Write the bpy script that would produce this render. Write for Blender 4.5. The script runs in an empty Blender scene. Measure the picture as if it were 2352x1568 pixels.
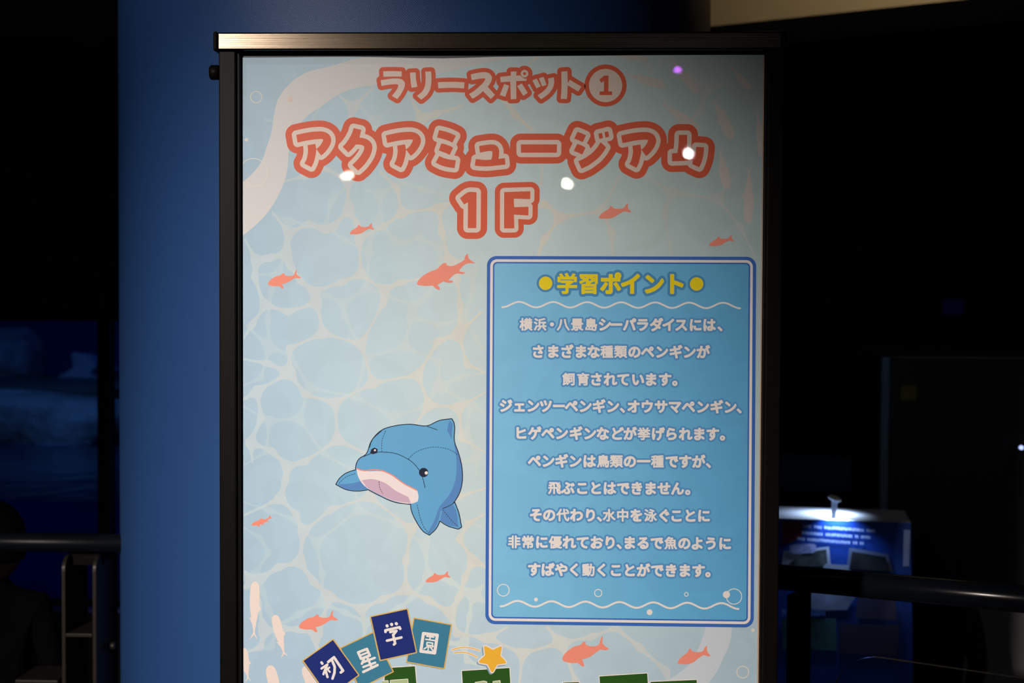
import bpy, math, random
import numpy as np
from mathutils import Vector, Matrix

random.seed(4)
S = bpy.context.scene
COL = S.collection
PI = math.pi

# ------------------------------------------------------------------ camera
FPX = 3400.0
Dn = np.array((-0.0048, 1.0, 0.0333)); Dn /= np.linalg.norm(Dn)          # world down seen from the camera (x right, y down, z forward)
Xc = np.array((1.0, 0.006, -0.0383)); Xc -= Dn * Xc.dot(Dn); Xc /= np.linalg.norm(Xc)
Zc = -Dn
Yc = np.cross(Zc, Xc)
R = np.array((Xc, Yc, Zc))                                                # camera vector -> world vector
CAM = np.array((0.0, -2.08, 1.50))
cd = bpy.data.cameras.new('camera'); cam = bpy.data.objects.new('camera', cd); COL.objects.link(cam)
F = np.diag((1.0, -1.0, -1.0))
M3 = R @ F
cam.matrix_world = Matrix([[*M3[0], CAM[0]], [*M3[1], CAM[1]], [*M3[2], CAM[2]], [0, 0, 0, 1]])
cd.sensor_width = 36.0; cd.lens = FPX / 2352 * 36.0
cd.clip_start = 0.05; cd.clip_end = 100
cd.dof.use_dof = True; cd.dof.focus_distance = 2.08; cd.dof.aperture_fstop = 6.0
S.camera = cam

# ------------------------------------------------------------------ world, lights, exposure
S.view_settings.view_transform = 'Standard'; S.view_settings.look = 'None'
S.view_settings.gamma = 1.0; S.view_settings.exposure = 0.0; S.view_settings.use_curve_mapping = False
w = bpy.data.worlds.new('world'); S.world = w; w.use_nodes = True
w.node_tree.nodes['Background'].inputs[0].default_value = (0.30, 0.36, 0.70, 1)
w.node_tree.nodes['Background'].inputs[1].default_value = 0.0006

def light(name, kind, loc, target, energy, color, **kw):
    d = bpy.data.lights.new(name, kind); d.energy = energy; d.color = color
    for k, v in kw.items(): setattr(d, k, v)
    o = bpy.data.objects.new(name, d); COL.objects.link(o); o.location = loc
    if target is not None:
        o.rotation_euler = (Vector(target) - Vector(loc)).to_track_quat('-Z', 'Y').to_euler()
    return o

# warm ceiling spot that washes the sign from the upper left
light('poster_spot', 'SPOT', (-1.71, -4.5, 2.76), (-0.52, 0.0, 0.87), 1180, (1.0, 0.865, 0.77),
      spot_size=math.radians(30), spot_blend=1.0, shadow_soft_size=0.05)

# unseen spot added to brighten the upper part of the blue column
light('column_fill', 'SPOT', (-2.6, -2.6, 3.9), (-0.50, 0.62, 2.2), 200, (1.0, 0.92, 0.88), spot_size=math.radians(24), spot_blend=1.0, shadow_soft_size=0.06)
# weak unseen fill added to lift the grey plinth at the right
light('plinth_fill', 'SPOT', (2.2, 0.3, 3.9), (1.55, 2.3, 0.3), 20, (1.0, 0.95, 0.95), spot_size=math.radians(50), spot_blend=1.0, shadow_soft_size=0.1)

# ------------------------------------------------------------------ helpers: pixels to points, meshes, tags
def ray(px, py):
    v = np.stack([np.asarray(px, float) - 1176.0, np.asarray(py, float) - 784.0, np.full(np.shape(px), FPX)], -1)
    return v @ R.T
def P(px, py, y=0.0):
    d = ray(px, py); t = (y - CAM[1]) / d[..., 1]
    return CAM + d * t[..., None]
def P1(px, py, y=0.0): return Vector(P(np.array([px]), np.array([py]), y)[0])
def PP(px, py, o, n):
    d = ray(px, py); t = np.dot(np.array(o) - CAM, n) / (d @ np.array(n))
    return CAM + d * t[..., None]

def lin(c):
    return tuple(((v / 255) / 12.92 if v / 255 <= 0.04045 else ((v / 255 + 0.055) / 1.055) ** 2.4) for v in c)

def empty(name, loc, label, cat, group=None, kind=None):
    o = bpy.data.objects.new(name, None); COL.objects.link(o); o.location = loc
    if label: o['label'] = label
    if cat: o['category'] = cat
    if group: o['group'] = group
    if kind: o['kind'] = kind
    o.empty_display_size = 0.1
    return o
def origin(o):
    v = Vector((0, 0, 0))
    while o is not None:
        v = v + o.location; o = o.parent
    return v
def mesh(name, verts, faces, mats, parent=None, midx=None, smooth=False, label=None, cat=None, kind=None, group=None):
    me = bpy.data.meshes.new(name)
    og = origin(parent) if parent else Vector((0, 0, 0))
    vv = np.asarray(verts, float) - np.array(og)
    me.from_pydata(vv.tolist(), [], faces)
    if not isinstance(mats, (list, tuple)): mats = [mats]
    for m in mats: me.materials.append(m)
    if midx is not None: me.polygons.foreach_set('material_index', midx)
    if smooth: me.polygons.foreach_set('use_smooth', [True] * len(me.polygons))
    me.update()
    o = bpy.data.objects.new(name, me); COL.objects.link(o)
    if parent: o.parent = parent
    if label: o['label'] = label
    if cat: o['category'] = cat
    if kind: o['kind'] = kind
    if group: o['group'] = group
    return o
def bevel(o, w_, seg=2):
    m = o.modifiers.new('bevel', 'BEVEL'); m.width = w_; m.segments = seg; m.limit_method = 'ANGLE'; return o

BOXF = [(0, 3, 2, 1), (4, 5, 6, 7), (0, 1, 5, 4), (1, 2, 6, 5), (2, 3, 7, 6), (3, 0, 4, 7)]
def box(name, lo, hi, mat, parent=None, **kw):
    x0, y0, z0 = lo; x1, y1, z1 = hi
    v = [(x0, y0, z0), (x1, y0, z0), (x1, y1, z0), (x0, y1, z0), (x0, y0, z1), (x1, y0, z1), (x1, y1, z1), (x0, y1, z1)]
    return mesh(name, v, BOXF, mat, parent, **kw)
def hexa(name, bottom4, top4, mat, parent=None, **kw):
    return mesh(name, [tuple(p) for p in bottom4] + [tuple(p) for p in top4], BOXF, mat, parent, **kw)
def tube(name, a, b, r, mat, parent=None, n=32, r2=None, rings=1, **kw):
    a = Vector(a); b = Vector(b); d = (b - a).normalized(); u = d.orthogonal().normalized(); v = d.cross(u)
    r2 = r if r2 is None else r2
    vs = []; fs = []
    e = min(r, r2) * 0.18
    prof = [(0, r - e), (e, r), ((b - a).length - e, r2), ((b - a).length, r2 - e)]
    for t, rr in prof:
        for k in range(n):
            q = 2 * PI * k / n; vs.append(tuple(a + d * t + (u * math.cos(q) + v * math.sin(q)) * rr))
    for i in range(len(prof) - 1):
        for k in range(n):
            k2 = (k + 1) % n; fs.append((i * n + k, i * n + k2, (i + 1) * n + k2, (i + 1) * n + k))
    fs.append(tuple(reversed(range(n)))); fs.append(tuple(range(3 * n, 4 * n)))
    o = mesh(name, vs, fs, mat, parent, **kw)
    for p in o.data.polygons: p.use_smooth = len(p.vertices) == 4
    return o

def mat(name, col, rough=0.5, metal=0.0, spec=0.5, coat=0.0, coat_rough=0.03, noise=None, emit=None, estr=0.0, bump=None):
    m = bpy.data.materials.new(name); m.use_nodes = True
    nt = m.node_tree; b = nt.nodes['Principled BSDF']
    b.inputs['Base Color'].default_value = (*col, 1); b.inputs['Roughness'].default_value = rough
    b.inputs['Metallic'].default_value = metal; b.inputs['Specular IOR Level'].default_value = spec
    b.inputs['Coat Weight'].default_value = coat; b.inputs['Coat Roughness'].default_value = coat_rough
    geo = nt.nodes.new('ShaderNodeNewGeometry')
    if noise:
        sc, amt = noise
        n = nt.nodes.new('ShaderNodeTexNoise'); n.inputs['Scale'].default_value = sc; n.inputs['Detail'].default_value = 5
        nt.links.new(geo.outputs['Position'], n.inputs['Vector'])
        r = nt.nodes.new('ShaderNodeMapRange'); r.inputs['From Min'].default_value = 0.25; r.inputs['From Max'].default_value = 0.75
        r.inputs['To Min'].default_value = 1 - amt; r.inputs['To Max'].default_value = 1 + amt * 0.6
        nt.links.new(n.outputs['Fac'], r.inputs['Value'])
        mx = nt.nodes.new('ShaderNodeMix'); mx.data_type = 'RGBA'; mx.blend_type = 'MULTIPLY'; mx.inputs['Factor'].default_value = 1
        mx.inputs[6].default_value = (*col, 1); nt.links.new(r.outputs['Result'], mx.inputs[7])
        nt.links.new(mx.outputs[2], b.inputs['Base Color'])
    if bump:
        sc, st, dist = bump
        n2 = nt.nodes.new('ShaderNodeTexNoise'); n2.inputs['Scale'].default_value = sc; n2.inputs['Detail'].default_value = 3
        nt.links.new(geo.outputs['Position'], n2.inputs['Vector'])
        bp = nt.nodes.new('ShaderNodeBump'); bp.inputs['Strength'].default_value = st; bp.inputs['Distance'].default_value = dist
        nt.links.new(n2.outputs['Fac'], bp.inputs['Height']); nt.links.new(bp.outputs['Normal'], b.inputs['Normal'])
    if emit:
        b.inputs['Emission Color'].default_value = (*emit, 1); b.inputs['Emission Strength'].default_value = estr
    return m

def laminate(m):
    """glossy laminated print: clear coat with a faint waviness, the same for every ink"""
    nt = m.node_tree; b = nt.nodes['Principled BSDF']
    b.inputs['Roughness'].default_value = 0.42; b.inputs['Specular IOR Level'].default_value = 0.16
    b.inputs['Coat Weight'].default_value = 0.55; b.inputs['Coat Roughness'].default_value = 0.012
    geo = nt.nodes.new('ShaderNodeNewGeometry'); n = nt.nodes.new('ShaderNodeTexNoise')
    n.inputs['Scale'].default_value = 9.0; n.inputs['Detail'].default_value = 1.0
    nt.links.new(geo.outputs['Position'], n.inputs['Vector'])
    bp = nt.nodes.new('ShaderNodeBump'); bp.inputs['Strength'].default_value = 0.12; bp.inputs['Distance'].default_value = 0.002
    nt.links.new(n.outputs['Fac'], bp.inputs['Height']); nt.links.new(bp.outputs['Normal'], b.inputs['Coat Normal'])
    return m
def ink(name, col): return laminate(mat(name, col, noise=(300, 0.025)))
def ink_grad(name, cols, x0, x1, zmix=None):
    """printed gradient running across the sheet (cols at even stops between world x0..x1), optional second tint down the sheet"""
    m = mat(name, cols[0]); nt = m.node_tree; b = nt.nodes['Principled BSDF']
    geo = nt.nodes.new('ShaderNodeNewGeometry'); sp = nt.nodes.new('ShaderNodeSeparateXYZ'); nt.links.new(geo.outputs['Position'], sp.inputs[0])
    mr = nt.nodes.new('ShaderNodeMapRange'); mr.inputs['From Min'].default_value = x0; mr.inputs['From Max'].default_value = x1
    nt.links.new(sp.outputs['X'], mr.inputs['Value'])
    cr = nt.nodes.new('ShaderNodeValToRGB'); el = cr.color_ramp.elements
    while len(el) < len(cols): el.new(0.5)
    for i, c in enumerate(cols): el[i].position = i / (len(cols) - 1); el[i].color = (*c, 1)
    nt.links.new(mr.outputs['Result'], cr.inputs['Fac'])
    out = cr.outputs['Color']
    if zmix:
        c2, za, zb, amt = zmix
        m2 = nt.nodes.new('ShaderNodeMapRange'); m2.inputs['From Min'].default_value = za; m2.inputs['From Max'].default_value = zb
        m2.inputs['To Max'].default_value = amt; m2.interpolation_type = 'SMOOTHSTEP'
        nt.links.new(sp.outputs['Z'], m2.inputs['Value'])
        mx = nt.nodes.new('ShaderNodeMix'); mx.data_type = 'RGBA'; nt.links.new(m2.outputs['Result'], mx.inputs['Factor'])
        nt.links.new(out, mx.inputs[6]); mx.inputs[7].default_value = (*c2, 1); out = mx.outputs[2]
    n = nt.nodes.new('ShaderNodeTexNoise'); n.inputs['Scale'].default_value = 14; n.inputs['Detail'].default_value = 1; n.inputs['Distortion'].default_value = 1.5
    nt.links.new(geo.outputs['Position'], n.inputs['Vector'])
    r = nt.nodes.new('ShaderNodeMapRange'); r.inputs['From Min'].default_value = 0.42; r.inputs['From Max'].default_value = 0.58
    r.inputs['To Min'].default_value = 0.965; r.inputs['To Max'].default_value = 1.0
    nt.links.new(n.outputs['Fac'], r.inputs['Value'])
    mx2 = nt.nodes.new('ShaderNodeMix'); mx2.data_type = 'RGBA'; mx2.blend_type = 'MULTIPLY'; mx2.inputs['Factor'].default_value = 1
    nt.links.new(out, mx2.inputs[6]); nt.links.new(r.outputs['Result'], mx2.inputs[7]); nt.links.new(mx2.outputs[2], b.inputs['Base Color'])
    return laminate(m)

# ------------------------------------------------------------------ 2-D shapes: signed distance fields contoured into flat ink meshes
def smooth_poly(pts, sub=4, ang=38):
    p = np.array(pts, float); n = len(p); out = []
    d = np.roll(p, -1, 0) - p
    L = np.linalg.norm(d, axis=1) + 1e-9; t = d / L[:, None]
    turn = np.degrees(np.arccos(np.clip((np.roll(t, 1, 0) * t).sum(1), -1, 1)))
    corner = turn > ang
    for i in range(n):
        j = (i + 1) % n; h, k = (i - 1) % n, (i + 2) % n
        a, b = p[i], p[j]
        if corner[i] and corner[j]: out.append(a); continue
        m0 = (b - a) if corner[i] else (t[h] + t[i]) / np.linalg.norm(t[h] + t[i]) * L[i]
        m1 = (b - a) if corner[j] else (t[i] + t[j]) / np.linalg.norm(t[i] + t[j]) * L[i]
        for s in np.arange(sub) / sub:
            out.append((2*s**3 - 3*s**2 + 1)*a + (s**3 - 2*s**2 + s)*m0 + (-2*s**3 + 3*s**2)*b + (s**3 - s**2)*m1)
    return np.array(out)
def smooth_line(pts, sub=6, closed=False):
    p = np.array(pts, float); out = []; n = len(p)
    if n < 3: return p
    for i in range(n - 1):
        a = p[max(i - 1, 0)]; b = p[i]; c = p[i + 1]; d = p[min(i + 2, n - 1)]
        for s in np.arange(sub) / sub:
            out.append(0.5*((2*b) + (c - a)*s + (2*a - 5*b + 4*c - d)*s**2 + (3*b - 3*c + d - a)*s**3))
    out.append(p[-1]); return np.array(out)

def seg_dist(X, Y, a, b):
    best = np.full(X.shape, 1e9)
    for (ax, ay), (bx, by) in zip(a, b):
        dx, dy = bx - ax, by - ay; q = dx*dx + dy*dy + 1e-12
        t = np.clip(((X - ax)*dx + (Y - ay)*dy) / q, 0, 1)
        best = np.minimum(best, (X - ax - t*dx)**2 + (Y - ay - t*dy)**2)
    return np.sqrt(best)
def poly_sdf(X, Y, a, b):
    d = seg_dist(X, Y, a, b); ins = np.zeros(X.shape, bool)
    for (ax, ay), (bx, by) in zip(a, b):
        if ay == by: continue
        c = ((ay > Y) != (by > Y)) & (X < (bx - ax)*(Y - ay)/(by - ay) + ax)
        ins ^= c
    return np.where(ins, -d, d)

class Field:
    """a distance field over a pixel window of the sheet"""
    def __init__(s, x0, y0, x1, y1, step=1.0):
        s.step = step; s.x = np.arange(x0, x1 + step, step); s.y = np.arange(y0, y1 + step, step)
        s.V = np.full((len(s.y), len(s.x)), 60.0)
    def win(s, lo, hi, m):
        i0 = max(0, int((lo[0] - m - s.x[0]) / s.step)); i1 = min(len(s.x), int((hi[0] + m - s.x[0]) / s.step) + 2)
        j0 = max(0, int((lo[1] - m - s.y[0]) / s.step)); j1 = min(len(s.y), int((hi[1] + m - s.y[0]) / s.step) + 2)
        if i1 <= i0 or j1 <= j0: return None
        X, Y = np.meshgrid(s.x[i0:i1], s.y[j0:j1]); return slice(j0, j1), slice(i0, i1), X, Y
    def put(s, w_, d): s.V[w_[0], w_[1]] = np.minimum(s.V[w_[0], w_[1]], d)
    def poly(s, pts, m=28, grow=0.0, sm=True, cut=False):
        p = smooth_poly(pts) if sm else np.array(pts, float)
        w_ = s.win(p.min(0), p.max(0), m)
        if w_ is None: return s
        d = poly_sdf(w_[2], w_[3], p, np.roll(p, -1, 0)) - grow
        if cut: s.V[w_[0], w_[1]] = np.maximum(s.V[w_[0], w_[1]], -d)
        else: s.put(w_, d)
        return s
    def segs(s, a, b, m=10, grow=0.0):
        lo = np.minimum(a.min(0), b.min(0)); hi = np.maximum(a.max(0), b.max(0))
        w_ = s.win(lo, hi, m)
        if w_ is not None: s.put(w_, poly_sdf(w_[2], w_[3], a, b) - grow)
        return s
    def line(s, pts, r, m=10, sm=True):
        p = smooth_line(pts) if sm else np.array(pts, float); w_ = s.win(p.min(0), p.max(0), m + r)
        if w_ is not None: s.put(w_, seg_dist(w_[2], w_[3], p[:-1], p[1:]) - r)
        return s
    def circle(s, c, r, m=28, cut=False):
        c = np.array(c, float); w_ = s.win(c - r, c + r, m)
        if w_ is None: return s
        d = np.hypot(w_[2] - c[0], w_[3] - c[1]) - r
        if cut: s.V[w_[0], w_[1]] = np.maximum(s.V[w_[0], w_[1]], -d)
        else: s.put(w_, d)
        return s
    def ring(s, c, r, hw, m=10):
        c = np.array(c, float); w_ = s.win(c - r, c + r, m)
        if w_ is not None: s.put(w_, np.abs(np.hypot(w_[2] - c[0], w_[3] - c[1]) - r) - hw)
        return s
    def contour(s, level=0.0):
        V = s.V - level; I = V < 0
        c = I[:-1, :-1].astype(int) + I[1:, :-1] + I[:-1, 1:] + I[1:, 1:]
        full = c == 4; part = (c > 0) & (c < 4)
        vs = []; fs = []; x, y = s.x, s.y
        for j in np.nonzero(full.any(1))[0]:
            row = np.concatenate(([0], full[j].astype(np.int8), [0])); dd = np.diff(row)
            for a, b in zip(np.nonzero(dd == 1)[0], np.nonzero(dd == -1)[0]):
                k = len(vs); vs += [(x[a], y[j]), (x[a], y[j + 1]), (x[b], y[j + 1]), (x[b], y[j])]; fs.append((k, k + 1, k + 2, k + 3))
        jj, ii = np.nonzero(part)
        Vl = V
        for j, i in zip(jj.tolist(), ii.tolist()):
            q = ((x[i], y[j], Vl[j, i]), (x[i], y[j+1], Vl[j+1, i]), (x[i+1], y[j+1], Vl[j+1, i+1]), (x[i+1], y[j], Vl[j, i+1]))
            k = len(vs); n = 0
            for e in range(4):
                A = q[e]; B = q[(e + 1) & 3]
                if A[2] < 0: vs.append((A[0], A[1])); n += 1
                if (A[2] < 0) != (B[2] < 0):
                    t = A[2] / (A[2] - B[2]); vs.append((A[0] + t*(B[0]-A[0]), A[1] + t*(B[1]-A[1]))); n += 1
            if n >= 3: fs.append(tuple(range(k, k + n)))
        return vs, fs

GLY = {}
def glyph(ch):
    """outline segments of a character (em units, y down) from Blender's built-in font"""
    if ch in GLY: return GLY[ch]
    c = bpy.data.curves.new('glyph', 'FONT'); c.body = ch; c.size = 1; c.resolution_u = 3
    o = bpy.data.objects.new('glyph', c); COL.objects.link(o); bpy.context.view_layer.update()
    me = o.to_mesh(); co = np.array([v.co[:2] for v in me.vertices]); cnt = {}
    key = {}; idx = []
    for v in co:
        k = (round(v[0], 4), round(v[1], 4)); idx.append(key.setdefault(k, len(key)))
    uniq = np.zeros((len(key), 2))
    for v, k in zip(co, idx): uniq[k] = v
    for p in me.polygons:
        vv = [idx[q] for q in p.vertices]
        for a, b in zip(vv, vv[1:] + vv[:1]):
            if a == b: continue
            e = (min(a, b), max(a, b)); cnt[e] = cnt.get(e, 0) + 1
    ed = [e for e, n in cnt.items() if n % 2]
    a = uniq[[e[0] for e in ed]] * (1, -1); b = uniq[[e[1] for e in ed]] * (1, -1)
    o.to_mesh_clear(); bpy.data.objects.remove(o); bpy.data.curves.remove(c)
    GLY[ch] = (a, b); return GLY[ch]
def put_glyph(f, ch, cx, cy, em, grow, m=10, rot=0.0, sx=1.0):
    a, b = glyph(ch)
    lo = np.minimum(a.min(0), b.min(0)); hi = np.maximum(a.max(0), b.max(0))
    c0 = (lo + hi) / 2 if ch in '、。・' else np.array((0.5, -0.38))
    if ch in '、。': c0 = np.array((c0[0], -0.38))
    cs, sn = math.cos(rot), math.sin(rot); Rm = np.array(((cs, -sn), (sn, cs)))
    A = ((a - c0) * (em * sx, em)) @ Rm.T + (cx, cy); B = ((b - c0) * (em * sx, em)) @ Rm.T + (cx, cy)
    f.segs(A, B, m, grow)

LAY = 0.00003
def printed(name, layers, parent, label=None, kind=None, remap=None):
    """layers: (verts, faces, material, level) in sheet pixels -> one flat ink mesh lying on the sheet"""
    V = []; Fc = []; mi = []; mats = []
    for vs, fs, m, lv in layers:
        if not vs: continue
        a = np.array(vs, float)
        w_ = (remap or P)(a[:, 0], a[:, 1], -LAY * lv)
        k = len(V); V += w_.tolist()
        if m not in mats: mats.append(m)
        Fc += [tuple(q + k for q in f) for f in fs]; mi += [mats.index(m)] * len(fs)
    return mesh(name, V, Fc, mats, parent, midx=mi, label=label, kind=kind)

# ------------------------------------------------------------------ materials
M_black = mat('black_anodised_metal', (0.0045, 0.0037, 0.003), 0.42, 0.0, 0.055, noise=(60, 0.2))
M_bar = mat('brushed_black_metal', (0.040, 0.033, 0.025), 0.18, 1.0)
nt = M_bar.node_tree; b_ = nt.nodes['Principled BSDF']                    # brushing along the bar
g_ = nt.nodes.new('ShaderNodeNewGeometry'); mp = nt.nodes.new('ShaderNodeMapping'); mp.inputs['Scale'].default_value = (1.5, 6, 1300)
tn = nt.nodes.new('ShaderNodeTexNoise'); tn.inputs['Scale'].default_value = 1.0; tn.inputs['Detail'].default_value = 3
bp = nt.nodes.new('ShaderNodeBump'); bp.inputs['Strength'].default_value = 0.2; bp.inputs['Distance'].default_value = 0.0004
nt.links.new(g_.outputs['Position'], mp.inputs[0]); nt.links.new(mp.outputs[0], tn.inputs['Vector'])
nt.links.new(tn.outputs['Fac'], bp.inputs['Height']); nt.links.new(bp.outputs['Normal'], b_.inputs['Normal'])
M_navy = mat('dark_navy_backing', (0.008, 0.008, 0.034), 0.5, noise=(40, 0.1))
M_dark = mat('matte_black_wall', (0.012, 0.012, 0.016), 0.8, noise=(4, 0.2))
M_rail = mat('gloss_black_rail', (0.005, 0.007, 0.011), 0.2, 0.0, 0.3, noise=(20, 0.2), bump=(500, 0.05, 0.0004))
M_plate = mat('dark_painted_steel', (0.035, 0.031, 0.026), 0.4, noise=(60, 0.2))
M_edge = mat('clear_plastic_edge', (0.55, 0.42, 0.33), 0.3, noise=(60, 0.1))

# ------------------------------------------------------------------ room shell
def struct(o): o['kind'] = 'structure'; return o
M_floor = mat('dark_floor', (0.02, 0.02, 0.024), 0.35, noise=(3, 0.25))
struct(box('floor', (-9, -15, -0.1), (9, 11, 0.0), M_floor))
struct(box('ceiling', (-9, -15, 4.2), (9, 11, 4.3), M_dark))
struct(box('wall_right', (9, -15, 0), (9.1, 11, 4.2), M_dark))
struct(box('wall_left', (-9.1, -15, 0), (-9, 11, 4.2), M_dark))
struct(box('wall_rear', (-9, -15.1, 0), (9, -15, 4.2), M_dark))
struct(box('wall_back', (-9, 11, 0), (9, 11.1, 4.2), M_dark))

# blue round column wrapped in woven cloth, behind the sign
def make_column():
    tl = ray(np.array([271.0]), np.array([100.0]))[0]; tr = ray(np.array([1632.0]), np.array([40.0]))[0]
    a0 = math.atan2(tl[0], tl[1]); a1 = math.atan2(tr[0], tr[1])
    am = (a0 + a1) / 2; h = (a1 - a0) / 2
    near = 2.62; D = near / (1 - math.sin(h)); r = D * math.sin(h)
    cx, cy = CAM[0] + D * math.sin(am), CAM[1] + D * math.cos(am)
    return cx, cy, r
ccx, ccy, cr_ = make_column()
M_col = mat('woven_blue_wallcloth', (0.026, 0.092, 0.29), 0.42, 0.0, 0.7)
nt = M_col.node_tree; b_ = nt.nodes['Principled BSDF']
tc = nt.nodes.new('ShaderNodeTexCoord'); sp = nt.nodes.new('ShaderNodeSeparateXYZ'); nt.links.new(tc.outputs['Object'], sp.inputs[0])
at = nt.nodes.new('ShaderNodeMath'); at.operation = 'ARCTAN2'; nt.links.new(sp.outputs['X'], at.inputs[0]); nt.links.new(sp.outputs['Y'], at.inputs[1])
def sinw(src, k, ph=None):
    m_ = nt.nodes.new('ShaderNodeMath'); m_.operation = 'MULTIPLY'; m_.inputs[1].default_value = k; nt.links.new(src, m_.inputs[0])
    s_ = nt.nodes.new('ShaderNodeMath'); s_.operation = 'SINE'; nt.links.new(m_.outputs[0], s_.inputs[0]); return s_.outputs[0]
s1 = sinw(at.outputs[0], cr_ * 2 * PI / 0.0042); s2 = sinw(sp.outputs['Z'], 2 * PI / 0.0042)
pr = nt.nodes.new('ShaderNodeMath'); pr.operation = 'MULTIPLY'; nt.links.new(s1, pr.inputs[0]); nt.links.new(s2, pr.inputs[1])
nz = nt.nodes.new('ShaderNodeTexNoise'); nz.inputs['Scale'].default_value = 260; nt.links.new(tc.outputs['Object'], nz.inputs['Vector'])
ad = nt.nodes.new('ShaderNodeMath'); ad.operation = 'ADD'; nt.links.new(pr.outputs[0], ad.inputs[0]); nt.links.new(nz.outputs['Fac'], ad.inputs[1])
bp = nt.nodes.new('ShaderNodeBump'); bp.inputs['Strength'].default_value = 0.35; bp.inputs['Distance'].default_value = 0.0006
nt.links.new(ad.outputs[0], bp.inputs['Height']); nt.links.new(bp.outputs['Normal'], b_.inputs['Normal'])
vs = []; fs = []; n = 128
for z in (0, 4.2):
    for k in range(n): q = 2*PI*k/n; vs.append((cr_*math.cos(q), cr_*math.sin(q), z))
for k in range(n): fs.append((k, (k+1) % n, n + (k+1) % n, n + k))
o = mesh('column', vs, fs, M_col, smooth=True, label='large round column covered in blue woven cloth behind the sign stand', cat='column')
o.location = (ccx, ccy, 0)

# ------------------------------------------------------------------ sign stand
base = P1(1150, 784, 0.0); SX = base.x
sign = empty('sign_stand', (SX, 0.0, 0.0), 'tall black metal framed sign stand holding a pale blue glossy poster', 'sign stand')
def X_(px, py=300): return P1(px, py).x
def Z_(py, px=1150): return P1(px, py).z
zt0, zt1 = P1(520, 74, -0.022).z, P1(520, 115, -0.022).z
top = box('top_rail', (P1(499, 100, -0.022).x, -0.022, zt1), (P1(1797, 100, -0.022).x, 0.014, zt0), M_bar, sign); bevel(top, 0.0022, 3)
for nm, a, b in (('end_cap', P1(489, 100, -0.024).x, P1(499, 100, -0.024).x), ('end_cap', P1(1797, 100, -0.024).x, P1(1806, 100, -0.024).x)):
    bevel(box(nm, (a, -0.024, zt1 - 0.0015), (b + 0.0002, 0.016, zt0 + 0.0012), M_black, sign), 0.003, 3)
zb = 0.14
for a, b, d in ((503, 541, 0), (1762, 1797, 1)):
    xa, xb = P1(a, 500, -0.016).x, P1(b, 500, -0.016).x
    bevel(box('side_post', (xa, -0.016, 0.05), (xb, 0.012, zt1), M_black, sign), 0.0015, 2)
xl, xr = P1(541, 500, -0.008).x, P1(1762, 500, -0.008).x
bevel(box('glazing_bead', (xl, -0.009, zb), (xl + 0.0065, 0.004, zt1 - 0.002), M_black, sign), 0.001, 2)
bevel(box('glazing_bead', (xr - 0.004, -0.009, zb), (xr, 0.004, zt1 - 0.002), M_black, sign), 0.001, 2)
box('backing_board', (xl, 0.002, zb), (xr, 0.006, zt1), M_navy, sign)
bevel(box('bottom_rail', (xl, -0.016, zb - 0.03), (xr, 0.012, zb), M_black, sign), 0.002, 2)
for xx in (xl - 0.02, xr + 0.0):
    bevel(box('foot', (xx, -0.25, 0.0), (xx + 0.04, 0.25, 0.05), M_black, sign), 0.006, 2)
# knob at the left of the frame
kz = Z_(167, 500)
kx = P1(503, 167, -0.002).x
kb = tube('clamp_knob', (kx + 0.001, -0.002, kz), (kx - 0.0125, -0.002, kz), 0.0105, M_black, sign, n=24)
tube('knob_stem', (kx + 0.002, -0.002, kz), (kx - 0.003, -0.002, kz), 0.005, M_plate, sign, n=16)

# the sheet
gx0, gx1 = X_(556), X_(1753)
sheet_cols = [(0.40, 0.595, 0.76), (0.50, 0.705, 0.83), (0.58, 0.76, 0.83), (0.585, 0.765, 0.815), (0.52, 0.69, 0.725), (0.46, 0.625, 0.68)]
M_water = ink_grad('printed_water', sheet_cols, gx0, gx1, ((0.42, 0.61, 0.80), Z_(1150), Z_(1560), 0.55))
web_cols = [(0.52, 0.675, 0.77), (0.61, 0.725, 0.775), (0.70, 0.765, 0.735), (0.71, 0.755, 0.71), (0.585, 0.675, 0.69), (0.56, 0.645, 0.68)]
M_web = ink_grad('printed_light_web', web_cols, gx0, gx1, ((0.58, 0.70, 0.77), Z_(1200), Z_(1560), 0.45))
M_webfaint = ink_grad('printed_faint_web', [(0.45, 0.64, 0.77), (0.55, 0.73, 0.82), (0.63, 0.77, 0.80), (0.62, 0.765, 0.79), (0.55, 0.69, 0.71), (0.485, 0.63, 0.675)], gx0, gx1)
M_band = ink('printed_pale_band', (0.69, 0.73, 0.755))
M_band2 = ink('printed_pale_blue_band', (0.60, 0.70, 0.78))
M_pale = ink('printed_pale_fish', (0.83, 0.745, 0.70))
M_palefar = ink('printed_faint_fish', (0.64, 0.64, 0.64))
M_red = ink('printed_coral_red', (0.73, 0.125, 0.062))
M_title = ink('printed_cream', (0.80, 0.69, 0.625))
M_salmon = ink('printed_salmon', (0.88, 0.30, 0.225))
M_white = ink('printed_white', (0.84, 0.815, 0.80))
M_ringk = ink('printed_ring_cream', (0.76, 0.77, 0.74))

ox = [556, 640, 720, 800, 880, 960, 1020, 1080, 1140, 1250, 1350, 1450, 1560, 1660, 1753]
oy = [132.5, 132, 131, 130.5, 131.5, 133.5, 134, 132.5, 130.5, 129, 128, 127, 126.5, 126, 126]
tops = P(np.array(ox), np.array(oy), 0.0)
zbt = zb + 0.02
bl = P1(558, 1568, 0.0); br = P1(1738.5, 1568, 0.0)
vs = [tuple(p) for p in tops]; n = len(vs)
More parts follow.
